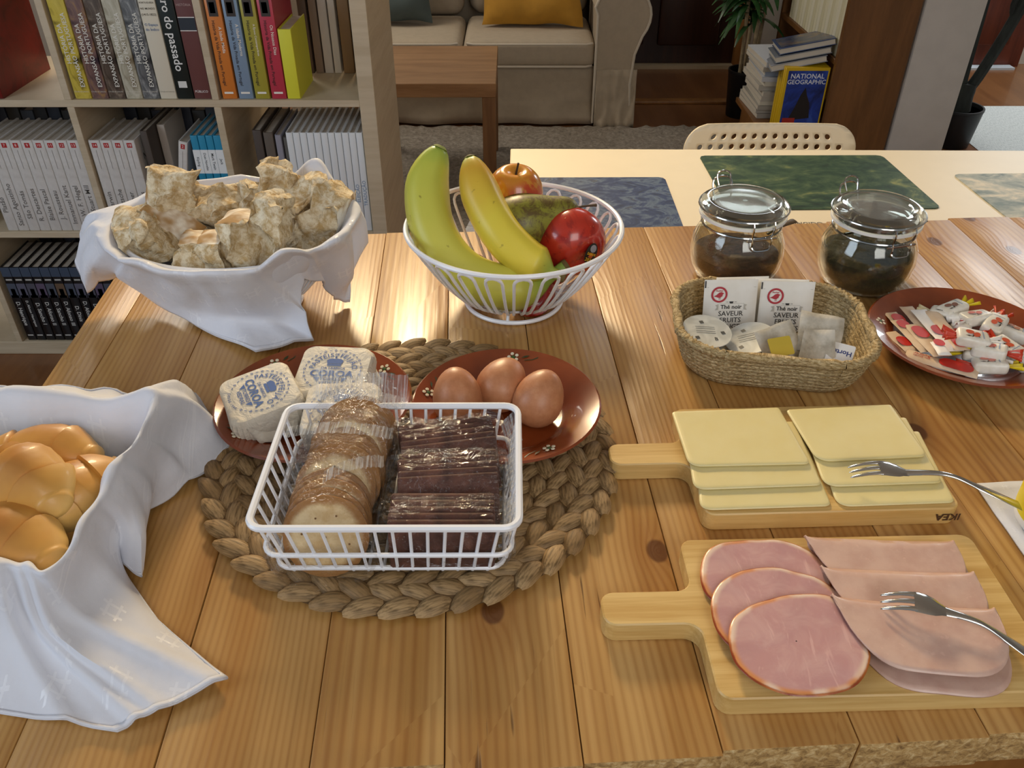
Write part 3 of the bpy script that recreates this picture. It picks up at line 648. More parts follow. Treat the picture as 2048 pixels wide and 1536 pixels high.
for (z0, z1, off, nn) in ((CT - .017, CT, 0, 0), (CT - .039, CT - .017, 0, 12), (CT - .061, CT - .039, 0, 14), (CT - .083, CT - .061, 0, 14), (CT - .105, CT - .083, 0, 12), (CT - .27, CT - .105, 0, 0)):
    if nn == 0:
        for k in range(16): cell(-W2 + k * cw, -W2 + (k + 1) * cw, z0, z1, 0)
    else:
        k0 = (16 - nn) // 2
        for k in range(16): cell(-W2 + k * cw, -W2 + (k + 1) * cw, z0, z1, .0064 if k0 <= k < k0 + nn else 0)
bm_ = bmesh.new(); vs = [bm_.verts.new(p) for p in V]
for f in Fc: bm_.faces.new([vs[i] for i in f])
bmesh.ops.remove_doubles(bm_, verts=bm_.verts, dist=.0012); bm_.verts.index_update()
cm = ([v.co.copy() for v in bm_.verts], [tuple(v.index for v in f.verts) for f in bm_.faces]); bm_.free()
solid(obj('backrest', cm, white_pl, ch, 50), .007)
obj('seat', rbox(-.2, .2, -.40, .03, .435, .455, .008, 2), white_pl, ch)
for x, y in ((-.17, -.36), (.17, -.36), (-.17, .0), (.17, .0)): obj('leg', tube([(x * 1.1, y * 1.02, 0), (x, y, .44)], .011, 8), flat('#d8d2c4', .4), ch)
# ================================================================ WOODEN TABLE
VPX = 905; TA = math.atan((1024 - VPX) / (F_PX / CP))            # planks run towards the left a little
KU = (CAM_Z - TZ) / CP                                           # lateral metres per unit of picture slope
cA, sA = math.cos(TA), math.sin(TA)
far = T(1350, 452); near = T(1378, 1511)
wnear = -near.x * sA + near.y * cA
wfar = -far.x * sA + far.y * cA
tb = thing('wooden_table', 'wide varnished pine plank table holding the breakfast', 'table', (0, 0, 0), TA)
seams = [-.7055, -.634, -.484, -.3345, -.178, -.042, .0989, .243, .387, .525, .665, .80, .94, 1.08, 1.22, 1.36, 1.5]
rt = random.Random(11)
for a, b in zip(seams, seams[1:]):
    u0, u1 = a * KU * cA + .00035, b * KU * cA - .00035
    dz = rt.uniform(-.0008, .0004); e0, e1 = rt.uniform(-.003, .003), rt.uniform(-.003, .003)
    m = bev(box(u0, u1, wnear + e0, wfar + e1, TZ - .034, TZ + dz), .0009, 2)
    cx = (u0 + u1) / 2; cy = rt.uniform(.4, 1.0)
    m = ([Vector(p) - Vector((cx, cy, TZ)) for p in m[0]], m[1])
    idx = []
    for f in m[1]:
        nrm = (m[0][f[1]] - m[0][f[0]]).cross(m[0][f[2]] - m[0][f[1]])
        idx.append(1 if nrm.length > 0 and nrm.normalized().y < -.8 else 0)
    o = obj('plank', m, [MAT['pine'], MAT['endgrain']], tb, 30, midx=idx); o.location = (cx, cy, TZ)
U0, U1 = seams[0] * KU, seams[-1] * KU
for u, wv in ((U0 + .07, wnear + .07), (U1 - .07, wnear + .07), (U0 + .07, wfar - .07), (U1 - .07, wfar - .07)):
    obj('leg', rbox(u - .04, u + .04, wv - .04, wv + .04, 0, TZ - .035, .004, 1), MAT['pine'], tb)
for y in (wnear + .035, wfar - .06): obj('apron', box(U0 + .11, U1 - .11, y, y + .022, TZ - .14, TZ - .035), MAT['oak'], tb)
for u in (U0 + .04, U1 - .06): obj('apron', box(u, u + .022, wnear + .11, wfar - .11, TZ - .14, TZ - .035), MAT['oak'], tb)
# ================================================================ THINGS ON THE TABLE: wire fruit bowl and fruit
def wire_bowl(name, label, cat, c, rx, ry, h, base, nloop, wr=.0019):
    t = thing(name, label, cat, (c[0], c[1], TZ))
    def pr(s): return base + (1 - base) * (s ** .72)            # relative radius up the wall
    def pt_(a, s): return Vector((rx * pr(s) * math.cos(a), ry * pr(s) * math.sin(a), .014 + (h - .014) * s))
    obj('rim', tube([Vector((rx * math.cos(a), ry * math.sin(a), h)) for a in [k * math.pi / 36 for k in range(72)]], wr * 1.55, 8, True), MAT['white_wire'], t)
    obj('foot_ring', tube([Vector((rx * base * math.cos(a), ry * base * math.sin(a), wr * 1.4)) for a in [k * math.pi / 24 for k in range(48)]], wr * 1.4, 8, True), MAT['white_wire'], t)
    obj('floor_ring', tube([Vector((rx * (base - .06) * math.cos(a), ry * (base - .06) * math.sin(a), .013)) for a in [k * math.pi / 24 for k in range(48)]], wr, 6, True), MAT['white_wire'], t)
    for k in range(3):
        a = k * 2.094 + .4; obj('foot_strut', tube([Vector((rx * base * math.cos(a), ry * base * math.sin(a), .002)), Vector((rx * (base - .06) * math.cos(a), ry * (base - .06) * math.sin(a), .013))], wr, 6), MAT['white_wire'], t)
    da = 2 * math.pi / nloop; hw = da * .30
    for k in range(nloop):
        a = k * da + .08; pts = []
        for s in (-.0, .12, .3, .5, .7, .84): pts.append(pt_(a - hw, s))
        for q in range(1, 6):
            b = math.pi * q / 6; pts.append(pt_(a - hw * math.cos(b), .84 + .115 * math.sin(b)))
        for s in (.84, .7, .5, .3, .12, 0): pts.append(pt_(a + hw, s))
        i0, i1 = pt_(a - hw, 0) * .55, pt_(a + hw, 0) * .55; i0.z = i1.z = .012
        obj('wire_loop', tube([i0] + pts + [i1], wr, 6), MAT['white_wire'], t)
    return t
FC = (0.002, .898)
wire_bowl('fruit_bowl', 'round white wire bowl of fruit with slotted loops', 'bowl', FC, .1255, .1255, .10, .47, 24)
def banana(name, pts, r, mt, label, stem_at_end=True):
    path = cr(pts, 7); n_ = len(path); V, Fc = [], []; seg = 15; N = None
    for i, p in enumerate(path):
        t = i / (n_ - 1); a, b = path[max(0, i - 1)], path[min(n_ - 1, i + 1)]; d = (b - a).normalized()
        N = d.orthogonal().normalized() if N is None else (N - d * N.dot(d)).normalized(); B = d.cross(N)
        tip = min(1, (t / .20)) ; rr_ = r * (.30 + .70 * math.sin(tip * math.pi / 2) ** .9)
        if t > .74: k = (t - .74) / .26; rr_ = r * (1 - .74 * min(1, k * 1.75) ** 1.3)
        for q in range(seg):
            an = 2 * math.pi * q / seg; V.append(p + (N * math.cos(an) + B * math.sin(an)) * rr_ * (1 + .07 * math.cos(5 * an)))
    for i in range(n_ - 1):
        for q in range(seg): Fc.append((i * seg + q, i * seg + (q + 1) % seg, (i + 1) * seg + (q + 1) % seg, (i + 1) * seg + q))
    Fc.append(tuple(range(seg - 1, -1, -1))); Fc.append(tuple((n_ - 1) * seg + q for q in range(seg)))
    uv = [(i / (n_ - 1), q / seg) for i in range(n_) for q in range(seg)]
    c = path[n_ // 2]; t_ = thing(name, label, 'banana', c, 0, 'bananas in the bowl')
    obj('peel', ([p - c for p in V], Fc), mt, t_, 80, uv=uv)
    e = path[-1]; e2 = e + (path[-1] - path[-2]).normalized() * .005
    obj('stem_end', tube([e - c, e2 - c], [r * .30, r * .27], 9), flat('#6b5a30', .8), t_)
    s0 = path[0]; s2 = s0 + (path[0] - path[1]).normalized() * .003
    obj('blossom_tip', tube([s0 - c, s2 - c], [r * .36, r * .18], 9), flat('#4f4a22' if stem_at_end else '#6d7a2c', .8), t_)
    return t_
def banana_mat(name, mid, warm, green):
    n = NT(name); u = n.node('ShaderNodeSeparateXYZ', {0: n.tc('UV')}).outputs[0]; v = n.tc()
    ns = n.noise(v, 22, 4)
    col = n.ramp(n.math('ADD', u, n.math('MULTIPLY_ADD', ns, .12, -.06)), [(0, green), (.08, warm), (.35, mid), (.72, mid), (.86, green), (1, green)])
    spots = n.step(n.noise(n.map(v, (1, 1, 1)), 95, 2), .70, .78); sc = n.step(n.noise(v, 30, 5, .8, 2), .66, .74)
    col = n.mix(n.math('MULTIPLY', n.math('MAXIMUM', spots, sc), .55), col, '#6b5416')
    return n.done(col, .38, n.bump(ns, .1, .003), spec=.4)
banana('banana', [PY(880, 296, .945), PY(853, 372, .925), PY(868, 465, .885), PY(925, 540, .858), PY(1005, 572, .848), PY(1075, 566, .852), PY(1128, 533, .862)], .0262, banana_mat('green_banana', '#cbc552', '#b9bd48', '#8fab46'), 'larger greenish banana on the left of the bowl', False)
banana('banana', [PY(940, 316, .935), PY(962, 392, .905), PY(1000, 462, .872), PY(1048, 512, .853), PY(1085, 535, .845), PY(1122, 552, .838)], .0232, banana_mat('yellow_banana', '#dcc844', '#cfa234', '#a2b24a'), 'smaller ripe yellow banana leaning over the pear')
def apple_mesh(r):
    pr = []
    for i in range(19):
        a = math.pi * i / 18; rr_ = r * (math.sin(a) ** .92) * (1 + .07 * math.cos(a)); z = -r * .9 * math.cos(a)
        if i > 14: z -= r * .32 * ((i - 14) / 4) ** 2
        if i < 3: z += r * .14 * ((3 - i) / 3) ** 2
        pr.append((max(rr_, .0004), z))
    return lathe(pr, 26)
def apple_mat(name, a, b, c, lo=.42, hi=.6):
    n = NT(name); v = n.tc(); f = n.noise(n.map(v, (1, 1, .6)), 18, 3); st = n.noise(n.map(v, (120, 120, 9)), 1, 3)
    big = n.noise(v, 13, 1)
    col = n.mix(n.step(big, lo, hi), a, b); col = n.mix(n.math('MULTIPLY', n.step(st, .5, .66), .5), col, c)
    dots = n.step(n.noise(v, 330, 1), .72, .8); col = n.mix(n.math('MULTIPLY', dots, .4), col, '#e0c080')
    return n.done(col, .22, None, coat=.3)
def apple(px, py, Y, r, mt, label, rx, ry, rz, stem=True):
    p = PY(px, py, Y); t = thing('apple', label, 'apple', p, rz, 'apples in the bowl', rx, ry)
    subd(obj('skin', apple_mesh(r), mt, t, 80))
    if stem: obj('stem', tube(cr([(0, 0, r * .55), (.001, 0, r * .75), (.003, .001, r * 1.02)], 3), .0012, 6), flat('#3a2a18', .8), t)
    return t
red = apple_mat('red_apple', '#8c1a18', '#b5301f', '#6a0f16'); yel = apple_mat('yellow_red_apple', '#d08a26', '#c0492a', '#d8a838', .45, .62)
apple(1030, 380, .955, .0345, yel, 'yellow and red apple at the back of the bowl', R(8), 0, .3)
ra = apple(1140, 482, .905, .0425, red, 'large red apple with oval sticker at the right of the bowl', R(-75), R(15), .4, False)
apple(1062, 586, .868, .030, red, 'dark red apple low at the front under the bananas', R(70), R(30), 0, False)
apple(950, 556, .890, .031, red, 'dark red apple low at the left under the big banana', R(60), 0, 2, False)
apple(1095, 530, .90, .03, red, 'red apple mostly hidden beneath the yellow banana', R(20), 0, 4, False)
# sticker on the large apple (faces the camera side)
ap = ra.location; sd = (Vector((ap.x + .012, 0, CAM_Z - .05)) - ap).normalized(); sd = (sd + Vector((.52, .05, -.36))).normalized()
def sticker(center, nrm, r, up, parts, parent, roll):
    M_ = nrm.to_track_quat('Z', 'Y').to_matrix().to_4x4() @ rot(roll, 'Z')
    inv = (Matrix.LocRotScale(parent.location, parent.rotation_euler, None)).inverted()
    for nm, m, mt in parts:
        V = []
        for q in m[0]:
            d2 = q[0] ** 2 + q[1] ** 2; V.append(inv @ (center + M_ @ Vector((q[0], q[1], r - d2 / (2 * r) + q[2]))))
        obj(nm, (V, m[1]), mt, parent, None)
def ell(a, b, z, n_=20, rings=3):
    V = [(0, 0, z)]; Fc = []
    for j in range(1, rings + 1): V += [(a * j / rings * math.cos(2 * math.pi * k / n_), b * j / rings * math.sin(2 * math.pi * k / n_), z) for k in range(n_)]
    for k in range(n_): Fc.append((0, 1 + k, 1 + (k + 1) % n_))
    for j in range(rings - 1):
        o0, o1 = 1 + j * n_, 1 + (j + 1) * n_
        for k in range(n_): Fc.append((o0 + k, o1 + k, o1 + (k + 1) % n_, o0 + (k + 1) % n_))
    return V, Fc
sticker(ap, sd, .0432, None, [('sticker', ell(.0085, .0125, 0), flat('#15120f', .4)), ('sticker_emblem', xf(ell(.0045, .0045, .0004), loc(0, .0062, 0)), flat('#8d8d96', .4)),
    ('sticker_square', xf(ell(.0042, .0042, .0004, 4, 2), loc(0, -.002, 0) @ rot(R(45), 'Z')), flat('#b8541c', .4)),
    ('sticker_lettering', join(xf(text('2024', .0058, .02), loc(0, -.0078, .0008)), xf(text('SABOR', .0042, .02), loc(0, -.0005, .0009) @ rot(R(0), 'Z'))), flat('#d8a820', .4))], ra, R(-28))
# pear lying on its side
pc = PY(1042, 448, .912)
pear = thing('pear', 'mottled green brown pear lying among the apples', 'pear', pc, R(8), None, 0, R(76))
n = NT('russet_pear'); v = n.tc(); f = n.noise(v, 70, 6, .75, .6); g = n.noise(v, 16, 2)
MAT['pear'] = n.done(n.mix(n.step(f, .42, .62), n.mix(g, '#8f8f2e', '#7f7a26'), '#5c4a1e'), .42, n.bump(f, .12, .001))
pr = [(.0004, -.036), (.014, -.0365), (.026, -.031), (.0345, -.018), (.0370, -.002), (.0345, .013), (.029, .026), (.0235, .038), (.0195, .050), (.0165, .060), (.0115, .067), (.005, .070), (.0004, .0705)]
subd(obj('skin', lathe(pr, 24), MAT['pear'], pear, 80))
obj('stem', tube(cr([(0, 0, .068), (.001, 0, .078), (.005, .002, .092)], 4), [.0018, .0015, .0013, .0013, .0012, .0013, .0014, .0016, .002], 6), flat('#4a3a28', .8), pear)
# ================================================================ glass jars
def jar(c, tilt, fill, fillmat, label, rz, spoon_dir, cont_label):
    t = thing('glass_jar', label, 'jar', (c[0], c[1], TZ), rz, 'clip top jars')
    out = [(.0005, .0), (.040, .0), (.050, .006), (.0565, .022), (.0585, .038), (.0565, .054), (.051, .066), (.0475, .072), (.0475, .083), (.049, .085)]
    inn = [(r - .0028 if r > .01 else .0005, z + (.003 if i < 2 else .0)) for i, (r, z) in enumerate(out)]
    obj('body', lathe(out, 44), MAT['glass'], t, 60)
    obj('body_inner', lathe(inn, 44), MAT['glass'], t, 60)
    fl = [(r - .0008, z) for r, z in inn if z < fill]; fl[0] = (.0005, fl[0][1] + .0006); fl = [(max(r, .0005), z + .0006) for r, z in fl]
    rl = fl[-1][0]; fl += [(rl, fill - .002), (rl * .8, fill + .003), (rl * .4, fill + .001), (.0005, fill + .004)]
    obj('contents', wob(lathe(fl, 36), .0008, 300), fillmat, t, 60)['label'] = cont_label
    obj('gasket', lathe([(.0495, .0852), (.0535, .0852), (.0535, .0885), (.0495, .0885), (.0495, .0852)], 44), flat('#e4e4e2', .5), t)
    lid = obj('lid', lathe([(.0005, .096), (.030, .0945), (.036, .0905), (.045, .0895), (.0525, .0895), (.0535, .093), (.0525, .101), (.047, .1045), (.0425, .1045), (.038, .1015), (.030, .1005), (.0005, .1015)], 44), MAT['lidglass'], t, 50)
    obj('lid_ring', lathe([(.0375, .1018), (.0385, .1032), (.0375, .1034), (.0365, .102)], 44), MAT['lidglass'], lid, 50)
    obj('neck_wire', tube([(.0488 * math.cos(a), .0488 * math.sin(a), .0745) for a in [k * .131 for k in range(48)]], .0013, 6, True), MAT['steel'], t)
    obj('lid_wire', tube([(.0545 * math.cos(a), .0545 * math.sin(a), .097) for a in [k * .131 for k in range(48)]], .0012, 6, True), MAT['steel'], t)
    # bail clasp, front (-y)
    for s in (-1, 1):
        obj('clasp_wire', tube(cr([(s * .0135, -.0525, .097), (s * .0135, -.0555, .090), (s * .013, -.0535, .080), (s * .0125, -.0545, .071), (s * .012, -.0535, .066)], 4), .0011, 6), MAT['steel'], t)
    obj('clasp_bar', tube([(-.019, -.0530, .0745), (.019, -.0530, .0745)], .0013, 6), MAT['steel'], t)
    obj('clasp_lever', tube(cr([(-.012, -.0535, .066), (-.008, -.056, .062), (.008, -.056, .062), (.012, -.0535, .066)], 4), .0013, 6), MAT['steel'], t)
    # hinge loop, back (+y)
    obj('hinge_wire', tube(cr([(-.012, .052, .078), (-.013, .058, .09), (-.012, .064, .104), (0, .066, .108), (.012, .064, .104), (.013, .058, .09), (.012, .052, .078)], 4), .0012, 6), MAT['steel'], t)
    obj('hinge_loop', tube(cr([(-.008, .056, .100), (-.009, .062, .112), (0, .064, .116), (.009, .062, .112), (.008, .056, .100)], 4), .0011, 6), MAT['steel'], t)
    return t
coffee = mottled('ground_coffee', [(.3, '#38241a'), (.6, '#533526'), (.8, '#6e4a36')], 160, .95, 4, 0, (1, 1, 1), 1.0)
herbs = mottled('dark_tea', [(.3, '#2a2216'), (.6, '#41361f'), (.8, '#5c4c2c')], 130, .95, 4, 0, (1, 1, 1), 1.0)
J1, J2 = (.2855, .962), (.4445, .945)
jar(J1, 0, .036, coffee, 'clip top glass jar of brown coffee behind the tea sachets', R(14), 1, 'brown ground coffee')
jar(J2, 0, .044, herbs, 'clip top glass jar of dark powder beside the sweets plate', R(16), 1, 'dark brown powder')
def spoon(base, tip, label, mt):
    b, t_ = Vector(base), Vector(tip); pts = cr([b, b.lerp(t_, .5) + Vector((0, 0, .002)), t_], 6); d = (t_ - b).normalized(); side = d.cross(Vector((0, 0, 1))).normalized(); up = side.cross(d)
    rows = []
    for i, p in enumerate(pts):
        k = i / (len(pts) - 1); wd = .0025 + .0045 * max(0, k - .25) / .75; wd *= 1 if k < .93 else .75
        rows.append([p + side * wd * math.cos(a) + up * .0011 * math.sin(a) for a in [q * math.pi / 5 for q in range(11)]])
    return tag(obj('spoon_handle', gridf(rows), mt, None, 60), label, 'spoon')
spoon(PY(1690, 468, .97), PY(1852, 440, .985), 'steel spoon handle sticking out of the right jar', MAT['steel'])
spoon(PY(1535, 468, .985), PY(1590, 441, 1.0), 'dark spoon handle sticking out of the left jar', flat('#4a3a28', .35))
# ================================================================ terracotta plates
def plate(name, c, r, z, label, flowers, group='glazed terracotta plates', rz=0):
    t = thing(name, label, 'plate', (c[0], c[1], z), rz, group)
    k = r / .092
    pr_ = [(.0005, 0), (.050, 0), (.052, .002), (.056, .006), (.066, .0115), (.078, .0165), (.0905, .0205), (.0925, .0220), (.0905, .0235), (.078, .0195), (.067, .0150), (.060, .0105), (.057, .0082), (.054, .0072), (.0005, .0070)]
    obj('dish', lathe([(a * k, b * k ** .5) for a, b in pr_], 64), MAT['terra'], t, 30)
    for a in flowers:
        ca, sa = math.cos(a), math.sin(a); tl = math.atan2(.0040, .012)
        M_ = Matrix.Translation((ca * .079 * k, sa * .079 * k, .0206)) @ rot(a, 'Z') @ rot(-tl, 'Y')
        for q in range(5):
            b = q * 1.2566 + .3; obj('petal', xf(lathe([(.0019, 0), (.0017, .0006), (.0005, .0008)], 10), M_ @ loc(.0044 * math.cos(b), .0044 * math.sin(b), 0)), flat('#e2d9c0', .3), t)
        obj('flower_center', xf(lathe([(.0021, 0), (.0018, .0006), (.0005, .0008)], 10), M_), flat('#3a5a2c', .35), t)
        obj('painted_leaf', xf(([(-.001, -.008, .0005), (.002, -.012, .0005), (.003, -.017, .0005), (.0, -.014, .0005)], [(0, 1, 2, 3)]), M_), flat('#2f3a20', .4), t, None)
        obj('painted_stem', xf(([(-.003, -.012, .0004), (-.002, -.020, .0004), (.002, -.027, .0004), (.0005, -.0275, .0004), (-.0032, -.020, .0004), (-.004, -.012, .0004)], [(0, 1, 4, 5), (1, 2, 3, 4)]), M_), flat('#2f3a20', .4), t, None)
    return t
MH = .016
plate('pastry_plate', (-.191, .645), .0935, TZ + MH, 'terracotta plate holding the three wrapped pastries', [R(40), R(130), R(222), R(310)])
plate('egg_plate', (-.0055, .6405), .0905, TZ + MH, 'terracotta plate holding three brown eggs', [R(85), R(168), R(300)])
plate('sweets_plate', (.503, .784), .1025, TZ, 'terracotta plate heaped with sugar sticks and sweets', [R(160)])
# eggs
def egg_mesh(r, l):
    pr_ = []
    for i in range(17):
        a = math.pi * i / 16; z = -math.cos(a); rr_ = math.sin(a) * (1 - .13 * z); pr_.append((max(.0003, rr_ * r), z * l))
    return lathe(pr_, 26)
eggmat = mottled('brown_eggshell', [(.35, '#b0744e'), (.55, '#b97d57'), (.75, '#c28a64')], 120, .42, 4, 0, (1, 1, 1), .05)
for px, py, rx, rz, lab in ((915, 797, -30, 15, 'brown egg on the left, nearest the wire basket'), (1004, 772, -65, -30, 'brown egg at the back between the other two'), (1078, 800, -40, -40, 'brown egg on the right of the plate')):
    p = T(px, py, .047); e = obj('egg', egg_mesh(.0236, .0285), eggmat, None, 80); e.location = (p.x, p.y, TZ + MH + .0077 + .0255); e.rotation_euler = (R(rx), 0, R(rz)); tag(e, lab, 'egg', 'brown eggs')
# ================================================================ braided round mat
MC = Vector((-.0925, .602, TZ))
mat_ = thing('woven_placemat', 'round braided seagrass mat under plates and wire basket', 'placemat', MC)
n = NT('dried_seagrass'); v = n.tc(); r_ = n.node('ShaderNodeObjectInfo').outputs['Random']; f = n.noise(n.map(v, (30, 420, 420)), 1, 3, .6)
MAT['seagrass'] = n.done(n.mix(n.step(f, .35, .7), n.mix(r_, '#b39468', '#8e7048'), '#6a5230'), .62, n.bump(f, .5, .0012))
def lobe(L, W, H):
    V, Fc = [], []; nu, nv = 9, 6
    for i in range(nu):
        t = i / (nu - 1); wd = W * .5 * (math.sin(math.pi * (.06 + .88 * t)) ** .75); cy = .12 * W * math.sin(t * 3)
        for j in range(nv):
            a = math.pi * j / (nv - 1); V.append(Vector(((t - .5) * L, cy - wd * math.cos(a), H * (.25 + .75 * math.sin(math.pi * t)) * math.sin(a))))
    for i in range(nu - 1):
        for j in range(nv - 1): a = i * nv + j; Fc.append((a, a + nv, a + nv + 1, a + 1))
    return V, Fc
LB = [mesh('strand', wob(lobe(.0365 * k, .0195, .0075), .001, 60, i), MAT['seagrass'], 80) for i, k in enumerate((1.0, 1.08, .94))]
obj('mat_core', lathe([(.0005, 0), (.186, 0), (.189, .004), (.186, .008), (.0005, .008)], 64), flat('#5d4526', .9), mat_)
rg = random.Random(2)
for ri, rad in enumerate((.1775, .1485, .1195, .0905, .0615, .0325)):
    nn = max(6, int(2 * math.pi * rad / .0255)); dirn = 1
    inner = []
    for k in range(nn):
        for s in (-1, 1):
            a = 2 * math.pi * (k + (.5 if s > 0 else 0)) / nn + ri * .4
            rr_ = rad + s * .0072
            M_ = Matrix.Translation((rr_ * math.cos(a), rr_ * math.sin(a), .006 + rg.uniform(-.0008, .0008))) @ rot(a + math.pi / 2 + s * R(23) + rg.uniform(-.08, .08), 'Z') @ rot(R(4), 'Y')
            if ri < 4:
                o = obj('strand', rg.choice(LB), None, mat_); o.matrix_local = M_
            else: inner.append(xf(lobe(.0365, .0195, .0075), M_))
    if inner: tag(obj('inner_strands', join(*inner), MAT['seagrass'], mat_, 80), None, None, None, 'stuff')
# ================================================================ wrapped pastries
n = NT('waxed_paper'); v = n.tc(); f = n.noise(v, 55, 3, .6, .6); g = n.noise(v, 160, 2)
MAT['paper'] = n.done(n.mix(f, '#d9d2c4', '#cbc3b3'), .6, n.bump(n.math('ADD', f, n.math('MULTIPLY', g, .2)), .55, .006))
blue = flat('#3a5f9c', .6)
def arc_text(s, rad, a0, a1, size, flip=False):
    ms = []; ws = []
    for ch_ in s:
        ws.append(max(.35, tw(text(ch_, 1, .012)) if ch_ != ' ' else .35) + .12)
    tot = sum(ws); pos = 0
    for ch_, w_ in zip(s, ws):
        a = a0 + (a1 - a0) * (pos + w_ / 2) / tot; pos += w_
        if ch_ == ' ': continue
        ms.append(xf(text(ch_, size, .012), loc(rad * math.cos(a), rad * math.sin(a), 0) @ rot(a - math.pi / 2 + (math.pi if flip else 0), 'Z')))
    return join(*ms)
def outline(m_small, m_big): return m_big
def coroa_print():
    ms = {}
    ms['print_title'] = join(arc_text('PASTÉIS', .0205, R(178), R(98), .0078), arc_text('DE', .0215, R(94), R(84), .004), arc_text('FEIJÃO', .0205, R(80), R(4), .0078))
    ms['print_name'] = join(xf(text('COROA', .0115, .03), loc(0, -.0055, 0)))
    ms['print_small'] = join(xf(text('DA FABRICA', .0042, .015), loc(0, .0022, 0)), xf(text('TORRES', .0055, .015), loc(0, -.0128, 0)), xf(text('VEDRAS', .0055, .015), loc(0, -.0180, 0)), arc_text('DESDE 1940', .0282, R(245), R(297), .0036, True))
    dots = []
    for k in range(34):
        a = 2 * math.pi * k / 34
        if R(240) < a < R(300): continue
        dots.append(ringm(.0272 * math.cos(a), .0272 * math.sin(a), .0006, .0013, 8) if k % 2 else xf(rectm(-.0013, .0013, -.0004, .0004), loc(.0272 * math.cos(a), .0272 * math.sin(a), 0) @ rot(a + math.pi / 2, 'Z')))
    ms['print_border'] = join(*dots)
    cr_ = [poly([(-.0065, .0055), (.0065, .0055), (.0070, .0080), (-.0070, .0080)]), poly([(-.0070, .0085), (.0070, .0085), (.0082, .0128), (.0055, .0150), (.0025, .0156), (0, .0150), (-.0025, .0156), (-.0055, .0150), (-.0082, .0128)]), disc(0, .0172, .0011, 8), rectm(-.0003, .0003, .0155, .0195), rectm(-.0012, .0012, .0182, .0187)]
    ms['print_crown'] = join(*cr_)
    tri = [poly([(-.0165, -.0105), (-.0105, -.0105), (-.0115, -.0165)]), poly([(.0165, -.0105), (.0115, -.0165), (.0105, -.0105)])]
    ms['print_marks'] = join(*tri)
    return ms
CPR = coroa_print()
def parcel(px, py, h, rz, rx, ry, label, size=.036, seed=0):
    c = T(px, py, h); hh = .036
    t = thing('wrapped_pastry', label, 'pastry', (c.x, c.y, TZ + h - hh), R(rz), 'paper wrapped pastries', R(rx), R(ry))
    rows = []; N = 48
    base = rrect(2, 2, .34, 12)
    lv = [(.74, 0), (.86, .002), (.94, .010), (.96, .018), (.965, .026), (.96, .0325), (.925, .0356), (.84, .0362), (.5, .0362), (.2, .0362), (.001, .0362)]
    V = []
    for s, z in lv:
        ring_ = []
        for i, (x, y) in enumerate(base):
            q = noise.noise(Vector((x * 2.2 + seed * 5, y * 2.2, z * 60))) * .07 * (1 if z < .034 else .1) + .03 * math.sin(i * 2.1 + seed) * (1 if .004 < z < .03 else 0)
            ring_.append(Vector((x * size * s * (1 + q), y * size * s * (1 + q), z + (noise.noise(Vector((x * 2, y * 2, seed))) * .0012 if z < .035 else 0))))
        rows.append(ring_ + [ring_[0]])
    m = gridf(rows); obj('paper_wrapper', m, MAT['paper'], t, 50)
    # folded paper flaps at two sides
    for s in (-1, 1):
        fl = [[Vector((s * size * (.80 + .30 * v_ + .05 * math.sin(u_ * 6 + seed)), (u_ - .5) * size * (1.5 - .5 * v_), .030 - .022 * v_ + .003 * math.sin(u_ * 9 + seed))) for u_ in [i / 8 for i in range(9)]] for v_ in [j / 5 for j in range(6)]]
        solid(obj('paper_flap', gridf(fl), MAT['paper'], t, 60), .0008)
    for k, m in CPR.items(): obj(k, xf(m, loc(0, 0, .0367)), blue, t, None)
    return t
parcel(527, 776, .062, -62, 7, 4, 'wrapped pastry at the left of the plate, its print turned sideways', .035, 1)
parcel(668, 733, .064, -4, 9, 0, 'wrapped pastry at the back of the plate by the seagrass', .036, 2)
parcel(682, 808, .060, 2, 4, 0, 'wrapped pastry half behind the cracker basket', .035, 3)
# ================================================================ wire cracker basket
KX, KY0, KY1, KH = None, None, None, .075
c0, c1, c2, c3 = T(500, 1058, KH), T(1040, 1056, KH), T(1035, 812, KH), T(570, 812, KH)
kc = (c0 + c1 + c2 + c3) / 4; kw, kd = ((c1 - c0).length + (c2 - c3).length) / 2, ((c3 + c2) / 2 - (c0 + c1) / 2).length
krz = math.atan2((c1 - c0).y + (c2 - c3).y, (c1 - c0).x + (c2 - c3).x)
wb = thing('wire_basket', 'rectangular white wire basket of wrapped crackers on the mat', 'basket', (kc.x, kc.y, TZ + MH), krz)
Hk = KH - MH
lev = [(1.0, Hk), (.935, Hk * .46), (.875, .006)]
def kring(s, z, r): return [Vector((x, y, z)) for x, y in rrect(kw * s, kd * s, .012, 5)]
obj('rim', tube(kring(1, Hk, 0), .0030, 8, True), MAT['white_wire'], wb)
obj('middle_ring', tube(kring(.945, Hk * .44, 0), .0021, 8, True), MAT['white_wire'], wb)
obj('base_ring', tube(kring(.885, .007, 0), .0021, 8, True), MAT['white_wire'], wb)
for k in range(14):
    x = (k / 13 - .5) * (kw - .03)
    obj('wire', tube([(x, -kd / 2, Hk + .001), (x * .90, -kd / 2 * .885, .006), (x * .885, -kd / 2 * .86, .002), (x * .885, kd / 2 * .86, .002), (x * .90, kd / 2 * .885, .006), (x, kd / 2, Hk + .001)], .0014, 6), MAT['white_wire'], wb)
for k in range(9):
    y = (k / 8 - .5) * (kd - .028)
    for s in (-1, 1): obj('wire', tube([(s * kw / 2, y, Hk + .001), (s * kw / 2 * .9, y * .90, .006), (s * kw / 2 * .84, y * .885, .0035)], .0014, 6), MAT['white_wire'], wb)
def KB(x, y, z): return wb.matrix_basis @ Vector((x, y, z)) if False else Vector((kc.x, kc.y, TZ + MH)) + Matrix.Rotation(krz, 3, 'Z') @ Vector((x, y, z))
